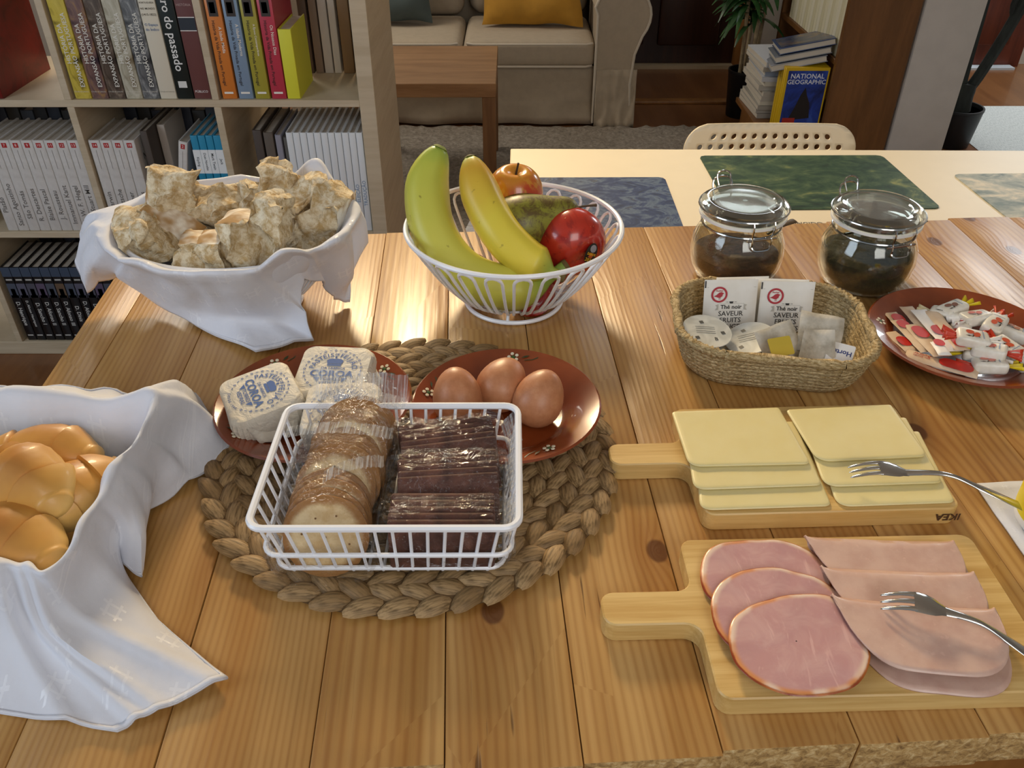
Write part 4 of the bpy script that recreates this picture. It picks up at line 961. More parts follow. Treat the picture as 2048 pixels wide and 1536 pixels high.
n = NT('pale_cracker'); v = n.tc(); f = n.noise(v, 60, 5, .7); s = n.node('ShaderNodeSeparateXYZ', {0: v})
rd = n.math('SQRT', n.math('ADD', n.math('POWER', s.outputs[0], 2), n.math('POWER', s.outputs[1], 2)))
cc = n.mix(n.step(f, .35, .7), '#e0caa0', '#cbaa78'); cc = n.mix(n.step(n.math('ADD', rd, n.math('MULTIPLY', f, .008)), .028, .0345), cc, '#9a6c3a')
MAT['cracker'] = n.done(cc, .8, n.bump(f, .5, .003))
MAT['rusk'] = mottled('cocoa_rusk', [(.3, '#3f231a'), (.55, '#5e382b'), (.75, '#7a5040')], 70, .75, 6, .2, (1, 1, 1), .5)
hole = flat('#7d5a34', .9)
def cracker_mesh(r, th):
    m = lathe([(.0005, -th / 2), (r * .9, -th / 2), (r, -th * .25), (r, th * .25), (r * .93, th / 2), (.0005, th / 2)], 30); return wob(m, .0007, 120)
CM = mesh('cracker', cracker_mesh(.0335, .0044), MAT['cracker'], 45)
HM = mesh('dimples', join(*[disc(.034 * a, .034 * b, .0009, 8, .0029) for a, b in ((-.35, .45), (0, .5), (.38, .42), (-.5, 0), (0, 0), (.5, 0), (-.3, -.45), (.3, -.45))]), hole, None)
def filmwrap(pts_w, L, W, H, seed, seal):
    """crinkled sleeve around a stack lying along y: L long, W wide, H high, seals at the ends"""
    rows = []; nu = 26
    for j in range(15):
        t = j / 14; y = (t - .5) * (L + 2 * seal); e = min(1, max(0, (abs(y) - L / 2) / seal)); k = 1 - e
        r = []
        for i in range(nu + 1):
            a = 2 * math.pi * i / nu; cx, cz = math.cos(a), math.sin(a); q = (abs(cx) ** 3 + abs(cz) ** 3) ** (-1 / 3)
            nx = noise.noise(Vector((cx * 3 + seed, cz * 3, y * 70))) * .0035
            r.append(Vector((cx * q * (W / 2 + nx) * (1 + .12 * e), y + nx * .5, cz * q * (H / 2 * (.05 + .95 * k ** .5) + nx * k))))
        rows.append(r)
    return gridf(rows)
def cracker_pack(x, y, z, tilt, n_, label, rz=0, seed=0, seal=(-.044, .044, -.012, .036, 0), backseal=False):
    p = KB(x, y, z); t = thing('cracker_pack', label, 'crackers', p, krz + rz, 'clear packs of round crackers')
    st_ = .0078; L = n_ * st_
    for k in range(n_):
        o = obj('cracker', CM, None, t); yy = (k - (n_ - 1) / 2) * st_
        o.matrix_local = Matrix.Translation((rg.uniform(-.0022, .0022), yy, rg.uniform(-.0018, .0018))) @ rot(R(90) - tilt, 'X') @ rot(rg.uniform(0, 6), 'Z')
        if k == 0: d = obj('dimples', HM, None, o); d['kind'] = 'stuff'
    w_ = obj('film_wrapper', wob(filmwrap(None, L + .018, .076, .072, seed, .012), .0012, 60, seed), MAT['film'], t, 40)
    sh = math.tan(tilt)
    for v_ in w_.data.vertices: v_.co.y += v_.co.z * sh * .8
    # ribbed seal standing proud on top of the sleeve
    sx0, sx1, sy, sz, sr = seal
    rows = [[Vector((sx0 + (sx1 - sx0) * i / 24, sy + sr * (i / 24 - .5) + .012 * v_, sz + .002 * v_ - .006 * ((i - 12) / 12) ** 2 + .0005 * (-1) ** i)) for i in range(25)] for v_ in (0, .33, .66, 1)]
    obj('film_seal', gridf(rows), MAT['seal'], t, None)
    rows = [[Vector((-.042 + .084 * i / 24, L / 2 + .010 + .016 * v_, .020 + .024 * v_ + .001 * math.sin(i * .8) + .0005 * (-1) ** i)) for i in range(25)] for v_ in (0, .33, .66, 1)]
    if backseal: obj('film_seal', gridf(rows), MAT['seal'], t, None)
    return t
cracker_pack(-.0515, -.036, .029, R(26), 5, 'pack of round crackers at the front of the basket', R(3), 1, (.0, .046, .014, .040, .016))
cracker_pack(-.0455, .006, .036, R(36), 5, 'pack of round crackers in the middle of its row', R(-4), 2, (-.046, .042, .010, .040, .004))
cracker_pack(-.0420, .045, .041, R(40), 5, 'pack of round crackers at the back, under the raised seal', R(-7), 3, (-.04, .042, .018, .034, 0), True)
RM = mesh('rusk', wob(rbox(-.041, .041, -.0028, .0028, -.022, .022, .0022, 2), .0008, 90), MAT['rusk'], 45)
def rusk_pack(x, y, z, tilt, rz, label, seed, n_=5):
    p = KB(x, y, z); t = thing('rusk_pack', label, 'rusks', p, krz + rz, 'clear packs of dark rusks')
    for k in range(n_):
        o = obj('rusk', RM, None, t); o.matrix_local = Matrix.Translation((rg.uniform(-.001, .001), (k - (n_ - 1) / 2) * .0072, 0)) @ rot(-tilt, 'X')
    m = filmwrap(None, .090, n_ * .0074 + .006, .050, seed, .012)
    m = ([Vector((q.y, q.x + q.z * math.tan(tilt) * .9, q.z)) for q in m[0]], m[1])
    obj('film_wrapper', wob(m, .0012, 70, seed), MAT['film'], t, 40)
    rows = [[Vector((.048 + .012 * v_, (i / 14 - .5) * .040, .012 + .012 * v_ + .0006 * (-1) ** i)) for i in range(15)] for v_ in (0, .5, 1)]
    obj('film_seal', gridf(rows), MAT['seal'], t, None)
    return t
rusk_pack(.041, -.046, .028, R(10), R(0), 'pack of dark rusks at the front of the basket', 4)
rusk_pack(.043, -.002, .031, R(30), R(5), 'pack of dark rusks in the middle of the row', 5)
rusk_pack(.042, .036, .034, R(36), R(11), 'pack of dark rusks at the back, nearest the eggs', 6)
# ================================================================ cutting boards
def board(A, B, Cc, hb, ht, name, label, th=.019, wtot=None, logo=.93):
    """A back-left, B front-left, Cc front-right corners of the top; hb, ht = handle lines measured from the back-left corner"""
    ux = (Cc - B); L = ux.length if wtot is None else wtot; ux.normalize(); uy = Vector((-ux.y, ux.x, 0)); D = (A - B).dot(uy)
    ang_ = math.atan2(ux.y, ux.x); t = thing(name, label, 'cutting board', (B.x, B.y, TZ), ang_, 'bamboo boards with handles')
    h0, h1, hl = D - ht, D - hb, -.071
    r = .010
    def arc(cx, cy, a0, a1, rr=r, k=5): return [(cx + rr * math.cos(R(a0 + (a1 - a0) * i / k)), cy + rr * math.sin(R(a0 + (a1 - a0) * i / k))) for i in range(k + 1)]
    pts = arc(r, r, 180, 270) + arc(L - r, r, 270, 360) + arc(L - r, D - r, 0, 90) + arc(r, D - r, 90, 180)
    pts += arc(-.012, h1 + .012, 0, -90, .012) + arc(hl + r, h1 - r, 90, 180) + arc(hl + r, h0 + r, 180, 270) + arc(-.012, h0 - .012, 90, 0, .012)
    o = obj('board', bev(prism(pts, 0, th), .0011, 1), MAT['bamboo'], t, 18)
    m = text('IKEA', .0105, .03)
    obj('brand_mark', ([Vector((L * logo - q[0], -.0006, th * .5 - q[1])) for q in m[0]], m[1]), flat('#4a2f14', .7), t, None)
    return t, ux, uy, D, L
BT = .019
cb = board(T(1337, 818, BT), T(1411, 1030, BT), T(1925, 1016, BT), .0505, .0800, 'cheese_board', 'bamboo board of cheese slices, the farther of the two boards', BT, None, .955)
hb_ = board(T(1357, 1079, BT), T(1440, 1399, BT), T(2048, 1384, BT), .0525, .0835, 'ham_board', 'bamboo board of ham and turkey, the nearer of the two boards', BT, .240, .975)
# cheese slices (traced outlines in the place)
n = NT('cheese'); v = n.tc(); f = n.noise(v, 40, 3)
MAT['cheese'] = n.done(n.mix(f, '#e2d5a0', '#dac98a'), .38, n.bump(f, .05, .002), sss=.12)
n.b.inputs['Subsurface Radius'].default_value = (.006, .005, .002)
def slab(cs, h, th, rad, droop=None):
    """rounded quad slab from 4 picture corners at height h"""
    q = [T(x, y, h) for x, y in cs]; c = sum(q, Vector()) / 4; out = []
    N = 6
    for i in range(4):
        p, a_, b_ = q[i], q[i - 1], q[(i + 1) % 4]; da, db = (a_ - p).normalized() * rad[i], (b_ - p).normalized() * rad[i]
        for k in range(N + 1):
            s = k / N; out.append(p + da * (1 - s) ** 2 + db * s ** 2)
    M_ = []
    return c, [(p - c) for p in out]
def cheese(cs, h, label, tilt=0.0, rad=(.003, .006, .006, .003)):
    c, out = slab(cs, h, .003, rad); n_ = len(out); c.z -= .003
    rows = [[p * k for p in out] for k in (.05, .35, .65, .85, .94)]
    def zf(p): return .0008 * noise.noise(Vector((p.x * 25, p.y * 25, h * 300))) + tilt * p.y
    V, Fc = [], []
    lay = [(.02, .003), (.5, .003), (.9, .003), (.965, .0029), (.99, .0024), (1, .0016), (.99, .0005), (.96, 0), (.5, 0), (.02, 0)]
    for k, z in lay: V += [Vector((p.x * k, p.y * k, z + zf(p * k))) for p in out]
    for i in range(len(lay) - 1):
        for j in range(n_): Fc.append((i * n_ + j, i * n_ + (j + 1) % n_, (i + 1) * n_ + (j + 1) % n_, (i + 1) * n_ + j))
    Fc.append(tuple(range(n_))); Fc.append(tuple((len(lay) - 1) * n_ + j for j in range(n_ - 1, -1, -1)))
    o = obj('cheese_slice', (V, [f[::-1] for f in Fc]), MAT['cheese'], None, 50); o.location = c
    return tag(o, label, 'cheese', 'cheese slices')
Hc = BT + .0035
cheese([(1392, 878), (1400, 1018), (1664, 1009), (1605, 870)], Hc, 'cheese slice at the bottom of the left stack', .010, (.003, .012, .006, .003))
cheese([(1368, 850), (1388, 977), (1645, 968), (1590, 842)], Hc + .0036, 'cheese slice in the middle of the left stack', .008, (.003, .012, .006, .003))
cheese([(1343, 822), (1379, 931), (1622, 926), (1558, 814)], Hc + .0072, 'cheese slice topmost on the left stack', .004, (.004, .012, .006, .003))
cheese([(1630, 872), (1675, 1011), (1912, 1002), (1838, 862)], Hc, 'cheese slice at the bottom of the right stack', .010, (.003, .014, .006, .003))
cheese([(1602, 842), (1650, 971), (1887, 963), (1812, 834)], Hc + .0038, 'cheese slice in the middle of the right stack, under the fork', .008, (.003, .014, .006, .003))
cheese([(1572, 818), (1636, 921), (1857, 911), (1782, 808)], Hc + .0076, 'cheese slice topmost on the right stack', .004, (.004, .014, .008, .003))
# ham slices
n = NT('smoked_loin'); uv = n.node('ShaderNodeSeparateXYZ', {0: n.tc('UV')}); rr_, aa_ = uv.outputs[0], uv.outputs[1]; v = n.tc()
f = n.noise(v, 45, 4, .6, .8); st_ = n.noise(n.map(v, (150, 26, 1), (0, 0, 0)), 1, 3, .6, .6)
col = n.mix(n.step(f, .35, .7), '#bd8f8e', '#c9a09c'); col = n.mix(n.math('MULTIPLY', n.step(st_, .60, .70), .5), col, '#dcb4ae')
edge = n.math('ADD', rr_, n.math('MULTIPLY_ADD', f, .06, -.03)); an = n.noise(v, 26, 2)
col = n.mix(n.step(edge, .86, .95), col, n.mix(n.step(an, .45, .58), '#cf8a54', '#e2c8b4'))
col = n.mix(n.step(edge, .955, .985), col, n.mix(n.step(an, .42, .6), '#8a3410', '#c07030'))
MAT['ham'] = n.done(col, .33, n.bump(n.math('ADD', st_, f), .12, .0015), coat=.15, sss=.1)
n.b.inputs['Subsurface Radius'].default_value = (.006, .003, .002)
def ham(pts, h, label, tilt=0):
    q = [T(x, y, h) for x, y in pts]; c = sum(q, Vector()) / len(q); out = cr([p - c for p in q], 6, True); n_ = len(out)
    V, uvs, Fc = [], [], []
    lay = [(.01, .0022), (.2, .0022), (.4, .0022), (.6, .0022), (.75, .0022), (.87, .0022), (.94, .0022), (.985, .0019), (1, .0011), (.985, .0002), (.8, 0), (.4, 0), (.01, 0)]
    for k, z in lay:
        for j, p in enumerate(out):
            pk = p * k; w_ = .0012 * noise.noise(Vector((pk.x * 35 + h * 90, pk.y * 35, 0))) + .0012 * k * k * noise.noise(Vector((p.x * 60, p.y * 60, h * 200)))
            V.append(Vector((pk.x, pk.y, z + w_ + tilt * pk.y))); uvs.append((k, j / n_))
    for i in range(len(lay) - 1):
        for j in range(n_): Fc.append((i * n_ + j, (i + 1) * n_ + j, (i + 1) * n_ + (j + 1) % n_, i * n_ + (j + 1) % n_))
    o = obj('ham_slice', (V, Fc), MAT['ham'], None, 60, uv=uvs); o.location = c
    return tag(o, label, 'ham', 'smoked loin slices')
ham([(1400, 1160), (1407, 1115), (1440, 1090), (1500, 1083), (1570, 1086), (1620, 1105), (1655, 1140), (1660, 1190), (1620, 1230), (1540, 1240), (1460, 1225), (1415, 1195)], BT + .002, 'ham slice at the back, partly covered', .012)
ham([(1422, 1230), (1425, 1190), (1450, 1160), (1490, 1142), (1560, 1140), (1640, 1162), (1690, 1200), (1700, 1250), (1660, 1290), (1560, 1310), (1480, 1305), (1440, 1275)], BT + .0055, 'ham slice in the middle with white fat edge', .012)
ham([(1457, 1290), (1462, 1245), (1490, 1218), (1520, 1205), (1580, 1192), (1650, 1193), (1700, 1225), (1735, 1290), (1738, 1330), (1715, 1370), (1660, 1390), (1590, 1393), (1520, 1372), (1475, 1335)], BT + .0090, 'ham slice at the front, lying on top of the others', .010)
# folded turkey slices
n = NT('turkey'); v = n.tc(); f = n.noise(v, 60, 4); g = n.noise(v, 220, 2)
tc_ = n.mix(n.step(f, .35, .7), '#cfae9e', '#c49f90'); tc_ = n.mix(n.math('MULTIPLY', n.step(g, .64, .72), .35), tc_, '#dcb8a8')
MAT['turkey'] = n.done(tc_, .35, n.bump(f, .10, .002), coat=.1, sss=.1)
n.b.inputs['Subsurface Radius'].default_value = (.006, .004, .002)
def folded(lp, rp, dpx, h, label, front):
    """slice folded in half; the fold runs from picture point lp to rp, its rounded halves point at the viewer"""
    a, b, d = T(*lp, h), T(*rp, h), T(*dpx, h); ux = (b - a); L = ux.length; ux.normalize(); uy = Vector((ux.y, -ux.x, 0)); D = (d - a).dot(uy)
    t = thing('turkey_slice', label, 'turkey', (a + b) / 2 - Vector((0, 0, h - BT)), math.atan2(ux.y, ux.x), 'folded turkey slices')
    rows = []; nu, nv = 30, 25
    for i in range(nu + 1):
        x = -math.cos(math.pi * i / nu); hw = math.sqrt(max(0.0, 1 - abs(x) ** (5.0 if x < 0 else 3.0))); r = []
        for j in range(nv + 1):
            s = (j / nv * 2 - 1)
            y = abs(s) * D * (hw * (1.0 if s > 0 else 1.12) + .02); fr = .0036
            lift = fr * (1 - min(1, y / .012)) ** 2
            z = (h - BT + .0014 + lift * .0) if s > 0 else 0.001
            mid = (h - BT) * .5 + .0012
            k = min(1, abs(s) * D * 1.0 / .006); z = mid + (z + (.0025 if s > 0 else -.0005) - mid) * math.sin(k * math.pi / 2)
            if s < 0: z = max(.0008, z)
            sag = -.35 * (h - BT) * (y / D) if s > 0 else 0
            r.append(Vector((x * L / 2 + (.004 if s < 0 else 0) + .18 * y * (1 if True else 0), -y + .003 * (1 - k), max(z + sag + .0009 * noise.noise(Vector((x * 3, y * 60, s + h * 90))), .0006))))
        rows.append(r)
    solid(obj('meat', gridf(rows), MAT['turkey'], t, 70), .0011)
    return t
folded((1608, 1078), (1903, 1088), (1640, 1185), BT + .007, 'folded turkey slice at the back of the board', 0)
folded((1640, 1138), (1943, 1150), (1672, 1258), BT + .010, 'folded turkey slice in the middle of three', 0)
folded((1662, 1194), (1985, 1222), (1712, 1330), BT + .013, 'folded turkey slice at the front under the fork', 0)
# ================================================================ forks
def fork(head, neck, tail, label, zh, zt, hmid):
    h_, k_, t_ = T(*head, zh), T(*neck, zh + .006), T(*tail, zt)
    pts = cr([k_, k_.lerp(t_, .33) + Vector((0, 0, hmid)), k_.lerp(t_, .66) + Vector((0, 0, hmid * .6)), t_], 8)
    th = thing('fork', label, 'fork', h_ - Vector((0, 0, 0)), 0, 'steel serving forks'); o = h_
    d = (h_ - k_).normalized(); side = d.cross(Vector((0, 0, 1))).normalized(); up = side.cross(d).normalized()
    def bar(ps, ws, ts):
        rows = []
        for p, w_, t__ in zip(ps, ws, ts):
            rows.append([p - o + side * w_ * math.cos(a) + up * t__ * math.sin(a) for a in [q * 2 * math.pi / 12 for q in range(12)]])
        m = gridf([r + [r[0]] for r in rows]); m[1].append(tuple(range(11, -1, -1))); m[1].append(tuple((len(rows) - 1) * 13 + q for q in range(12))); return m
    Lh = (h_ - k_).length
    m = bar(pts, [.0042 - .0016 * math.sin(min(1, i / 10) * math.pi / 2) + .0034 * max(0, (i - 10) / 14) for i in range(len(pts))], [.0012 + .0006 * math.sin(i / 24 * 3.14) for i in range(len(pts))])
    obj('handle', m, MAT['steel'], th, 60)
    hp = [k_ + d * Lh * s + up * .006 * math.sin(s * math.pi) * .9 for s in (-.04, .06, .16, .28, .40, .48)]
    obj('head', bar(hp, [.0040, .0056, .0082, .0094, .0096, .0096], [.0013] * 6), MAT['steel'], th, 60)
    for k in (-1, 0, 1):
        tp = [k_ + d * Lh * s + up * .006 * math.sin(s * math.pi) * .9 + side * k * (.0071 - .0006 * s) for s in (.44, .55, .7, .85, .96, 1.0)]
        obj('tine', bar(tp, [.0023, .0021, .0019, .0016, .0011, .0004], [.0012, .0012, .0011, .001, .0008, .0004]), MAT['steel'], th, 60)
    return th
fork((1698, 945), (1812, 945), (2040, 1012), 'steel fork resting on the cheese slices', BT + .016, .030, .010)
fork((1760, 1204), (1890, 1222), (2090, 1330), 'steel fork resting on the turkey slices', BT + .020, .022, .006)
# ================================================================ tea basket
tbc = Vector((.281, .775, TZ))
tbk = thing('tea_basket', 'braided seagrass tray of tea bags and coffee capsules', 'basket', tbc, R(-5))
n = NT('plaited_rush'); v = n.tc(); s_ = n.node('ShaderNodeSeparateXYZ', {0: v}); ang_ = n.math('ARCTAN2', s_.outputs[1], s_.outputs[0])
tw_ = n.node('ShaderNodeCombineXYZ', {0: n.math('MULTIPLY', ang_, 9), 1: n.math('MULTIPLY', s_.outputs[2], 260), 2: 0}); f = n.noise(tw_, 2.2, 4, .65, .8); g = n.noise(v, 160, 3)
MAT['rush'] = n.done(n.mix(n.step(f, .35, .68), '#cdb68a', '#8d7240'), .8, n.bump(n.math('ADD', f, g), .9, .003))
def tray_ring(k, z, amp=.0012):
    p = rrect(.100 * 2 * k[0], .0785 * 2 * k[1], .052 * min(k), 9); out = []
    for i, (x, y) in enumerate(p):
        taper = 1 + .10 * (x / .1)                          # the tray is a little wider at its right end
        out.append(Vector((x, y * (1.0 if y > 0 else taper), z)))
    return out
def twist_tube(path, r, amp, nt, seg=8):
    m = len(path); V, Fc = tube(path, r, seg, True); V2 = []
    for i in range(m):
        for k in range(seg):
            q = V[i * seg + k]; c = path[i]; V2.append(c + (q - c) * (1 + amp * math.sin(nt * 2 * math.pi * i / m + 2 * math.pi * k / seg * 2)))
    return V2, Fc
N8 = 9
for j in range(N8):
    t = j / (N8 - 1); k = (.86 + .14 * t ** .6, .80 + .20 * t ** .6); z = .005 + .040 * t
    pth = cr(tray_ring(k, z), 3, True)
    obj('rush_coil', twist_tube(pth, .0036, .16, 46), MAT['rush'], tbk, 80)
pth = cr(tray_ring((1.01, 1.015), .0475), 3, True)
obj('braided_rim', twist_tube(pth, .0050, .28, 54), MAT['rush'], tbk, 80)
obj('tray_floor', prism([(p.x, p.y) for p in tray_ring((.86, .80), 0)], .001, .006), MAT['rush'], tbk, 40)
# tea sachets
white_paper = mottled('sachet_paper', [(.35, '#e2ddd2'), (.7, '#efece6')], 25, .55, 3, 0, (1, 1, 1), .15)
logo_red = flat('#b02a38', .5); ink = flat('#2c2a2a', .6)
def sachet(px, py, Y, rz, lean, label, full=True, w_=.0605, h_=.074, lines=('SAVEUR', 'FRUITS', 'ROUGES')):
    p = PY(px, py, Y); hz = p.z - TZ
    # p is the top middle of the sachet
    t = thing('tea_sachet', label, 'tea sachet', (p.x, p.y - h_ * math.sin(lean), TZ + .0075), R(rz), 'paper tea sachets', -lean)
    zt = min(h_, (p.z - TZ - .0075) / math.cos(lean)); zb = zt - h_
    rows = []
    for j in range(13):
        v_ = j / 12; r = []
        for i in range(13):
            u_ = i / 12; pill = (max(0, 1 - (2 * u_ - 1) ** 6) * max(0, 1 - (2 * v_ - 1) ** 6)) ** .7 * .0022
            r.append(((u_ - .5) * w_, pill, zb + v_ * h_))
        rows.append(r)
    fr = gridf([[Vector((a, -b - .0003, c)) for a, b, c in r] for r in rows]); bk2 = gridf([[Vector((a, b + .0003, c)) for a, b, c in reversed(r)] for r in rows])
    m_ = join(fr, bk2)
    V = [Vector((q.x, q.y, max(q.z, 0))) for q in m_[0]]
    obj('envelope', (V, m_[1]), white_paper, t, 60)
    def on(m, x, z, y=-.0030): return [Vector((x + q[0], y, z + q[1])) for q in m[0]], m[1]
    if full:
        cx, cz = -w_ * .22, zt - .0165
        obj('logo_ring', on(ringm(0, 0, .0070, .0092, 32), cx, cz), logo_red, t, None)
        bird = [(-.0062, -.0020), (-.0030, -.0002), (-.0005, .0022), (.0022, .0030), (.0040, .0022), (.0055, .0016), (.0040, .0006), (.0034, -.0018), (.0010, -.0036), (-.0016, -.0034), (-.0034, -.0026)]
        obj('logo_bird', on(join(poly(bird), rectm(-.0003, .0001, -.0058, -.0034), rectm(.0010, .0014, -.0058, -.0034)), cx, cz), logo_red, t, None)
        obj('logo_name', on(text('Auchan', .0026, .02), cx, cz + .0044), logo_red, t, None)
        obj('tea_title', on(text('Thé noir', .0068, .015), .001, zt - .0310), ink, t, None)
        obj('title_ribbon', on(join(rectm(-.0145, .0145, .0040, .0043), rectm(-.0145, .0145, -.0043, -.0040), poly([(-.0145, .0035), (-.018, .0025), (-.016, 0), (-.018, -.0035), (-.0145, -.003)]), poly([(.0145, .0035), (.0145, -.003), (.018, -.0035), (.016, 0), (.018, .0025)])), .001, zt - .0310), flat('#b9b4aa', .6), t, None)
        obj('cup_mark', on(join(poly([(-.0024, .001), (.0024, .001), (.0016, -.0014), (-.0016, -.0014)]), rectm(-.0060, -.0036, .0002, .0006), rectm(.0036, .0060, .0002, .0006)), .001, zt - .0255), ink, t, None)
        obj('flavour_title', join(*[on(text(s, .0080, .004), .001, zt - .0388 - k * .0076) for k, s in enumerate(lines)]), ink, t, None)
        obj('corner_mark', on(rectm(-.0007, .0007, -.004, .004), -w_ / 2 + .0012, zt - .005, -.0012), ink, t, None)
        obj('seal_crease', on(rectm(-w_ / 2 + .003, w_ / 2 - .002, -.0002, .0002), 0, zt - .0085, -.0016), flat('#b8b4ac', .6), t, None)
    return t
sachet(1485, 549, .850, 3, R(18), 'blank tea sachet at the very back of the tray', False)
sachet(1560, 553, .846, -4, R(18), 'white tea sachet behind the right printed one', False)
sachet(1463, 556, .832, 2, R(16), 'printed tea sachet on the left, with the whole flavour name', True)
sachet(1574, 559, .835, -2, R(16), 'printed tea sachet on the right, half hidden by tea bags', True)
# coffee capsules
capsilver = mottled('printed_foil_lid', [(.4, '#b9bab4'), (.6, '#d2d3cd')], 30, .28, 2); capblack = flat('#121214', .35)
def capsule(px, py, h, rx, ry, label, glint=False):
    p = T(px, py, h); t = thing('coffee_capsule', label, 'coffee capsule', p, 0, 'coffee capsules', R(rx), R(ry))
    obj('cup', lathe([(.014, -.021), (.0155, -.020), (.0225, -.004), (.0262, -.0022), (.0262, -.0008)], 30), capblack, t)
    obj('foil_lid', lathe([(.0262, -.0008), (.0272, 0), (.0266, .0006), (.025, .0002), (.0005, .0004)], 36), capsilver, t)
    obj('lid_print', join(*[xf(rectm(-.0022, .0022, -.0022, .0022, .0006), loc(a, b, 0) @ rot(.3, 'Z')) for a, b in ((-.004, .014), (.017, -.002), (-.012, -.012))], *[rectm(-.012, .009, z_, z_ + .0006, .0006) for z_ in (.006, .003, -.001, -.004)], xf(text('B', .007, .02), loc(.008, -.013, .0006))), flat('#4a4a48', .5), t, None)['kind'] = 'stuff'
    return t
capsule(1414, 662, .040, 8, 4, 'coffee capsule at the back left, lid up')
capsule(1500, 676, .034, 4, -16, 'coffee capsule tilted with gold glint on its lid')
capsule(1430, 712, .020, 8, 22, 'coffee capsule at the front left, sunk against the rim')
# loose tea bags
bagm = mottled('tea_bag_paper', [(.3, '#8d8472'), (.5, '#b8b0a0'), (.7, '#cfc8ba')], 40, .7, 4, 0, (1, 1, 1), .4)
def teabag(px, py, h, rz, rx, ry, label, w_=.042, l_=.05, tagc=None, folded_=False):
    p = T(px, py, h); t = thing('tea_bag', label, 'tea bag', p, R(rz), 'loose tea bags', R(rx), R(ry))
    def S(s): return gridf([[Vector(((u - .5) * w_ * (1 - (.25 * v if folded_ else 0)), (v - .5) * l_, s * .0045 * (max(0, 1 - (2 * u - 1) ** 4) * max(0, 1 - (2 * v - 1) ** 4)) ** .6 + (.010 * (2 * u - 1) ** 2 if folded_ else .0015 * math.sin(6 * u + v * 3)))) for u in [i / 12 for i in range(13)]] for v in [j / 12 for j in range(13)]])
    a, b = S(1), S(-1); obj('pouch', wob(join(a, (b[0], [f_[::-1] for f_ in b[1]])), .0015, 60, px), bagm, t, 60)
    return t
teabag(1640, 668, .046, -12, 38, 6, 'large grey tea bag leaning against the right wall of the tray', .046, .046)
teabag(1560, 690, .038, 20, 45, -10, 'creased tea bag behind the yellow tag', .044, .044)
teabag(1632, 702, .036, -8, 52, 0, 'tea bag with a raised centre fold at the front', .040, .044, None, True)
teabag(1580, 718, .024, 35, 30, 15, 'crumpled tea bag touching the front rim', .038, .044, None, True)
def paper_tag(px, py, h, rz, rx, ry, w_, l_, mt, label, word=None):
    p = T(px, py, h); t = thing('tea_tag', label, 'tea tag', p, R(rz), 'paper tags of tea bags', R(rx), R(ry))
    obj('card', prism(rrect(w_, l_, .002, 3), -.0003, .0003), mt, t)
    if word: obj('card_lettering', xf(text(word, .0075, .02), loc(0, .002, .0006) @ rot(math.pi, 'Z')), flat('#2a3c7a', .5), t, None)
    return t
paper_tag(1562, 693, .050, 16, 40, 0, .026, .020, flat('#c2a838', .5), 'yellow paper tag on a tea bag')
paper_tag(1680, 708, .040, -28, 35, 0, .026, .024, flat('#e0dedb', .5), 'white paper tag with blue lettering', 'Horteu')
paper_tag(1545, 730, .020, -20, 10, 0, .024, .016, flat('#b8b4ac', .5), 'grey paper tag low in the tray')
# ================================================================ sweets plate: sugar sticks and sweets
stickm = mottled('kraft_sugar_paper', [(.35, '#d0b394'), (.7, '#dcc4a8')], 40, .6, 3, 0, (1, 1, 1), .1); stickw = flat('#e9e4de', .5); redp = flat('#c0281c', .4)
def stick(c0, c1, h, w_, mt, label, blot=(.62, .82), words=None, tilt=0):
    def s2(c): return (1720 + c[0] / 5.909, 540 + c[1] / 5.909)
    a, b = T(*s2(c0), h), T(*s2(c1), h); L = (b - a).length; rz = math.atan2((b - a).y, (b - a).x)
    t = thing('sugar_stick', label, 'sugar stick', (a + b) / 2, rz, 'paper sugar sticks', R(tilt)); w_ *= 1.22
    def S(s): return gridf([[Vector(((u - .5) * L, (v - .5) * w_, s * .0026 * (max(0, 1 - (2 * v - 1) ** 4) * max(0, 1 - (2 * u - 1) ** 10)) ** .6)) for v in [j / 6 for j in range(7)]] for u in [i / 14 for i in range(15)]])
    A_, B_ = S(1), S(-1); obj('sleeve', wob(join((A_[0], [f_[::-1] for f_ in A_[1]]), B_), .0006, 80, h * 999), mt, t, 60)
    if blot:
        u0, u1 = blot; pts = [(-.5 * w_ * .8 + .8 * w_ * v, ) for v in (0, 1)]
        x0, x1 = (u0 - .5) * L, (u1 - .5) * L; rr_ = w_ * .42
        pp = [(x0 + rr_ * .6 - rr_ * math.sin(k), -rr_ * math.cos(k)) for k in [math.pi * q / 8 for q in range(9)]] + [(x1 - rr_ * .6 + rr_ * math.sin(k), rr_ * math.cos(k)) for k in [math.pi * q / 8 for q in range(9)]]
        obj('red_badge', poly(pp, .0034), redp, t, None)
    if words: obj('stick_lettering', join(xf(text(words[0], .0062, .015), loc(-L * .28, .0012, .0034) @ rot(math.pi, 'Z')), xf(text(words[1], .0045, .01), loc(-L * .28, -.0030, .0034) @ rot(math.pi, 'Z'))), flat('#a8281c', .5), t, None)
    return t
stick((350, 500), (690, 840), .020, .013, stickm, 'kraft sugar stick at the upper left of the heap', (.18, .40))
stick((350, 730), (640, 980), .019, .013, stickm, 'kraft sugar stick at the far left end', (.40, .72))
stick((430, 590), (800, 970), .024, .013, stickm, 'kraft sugar stick second from the left', (.12, .3))
stick((590, 640), (960, 1020), .027, .0145, stickm, 'kraft sugar stick with large red badge in the middle', (.18, .46))
stick((540, 430), (880, 830), .025, .013, stickm, 'kraft sugar stick at the back of the heap', None)
stick((690, 470), (1130, 960), .031, .016, stickw, 'white sugar stick with red badge near the centre', (.48, .64))
stick((830, 480), (1220, 950), .033, .014, stickm, 'kraft sugar stick crossing behind the white one', (.72, .95))
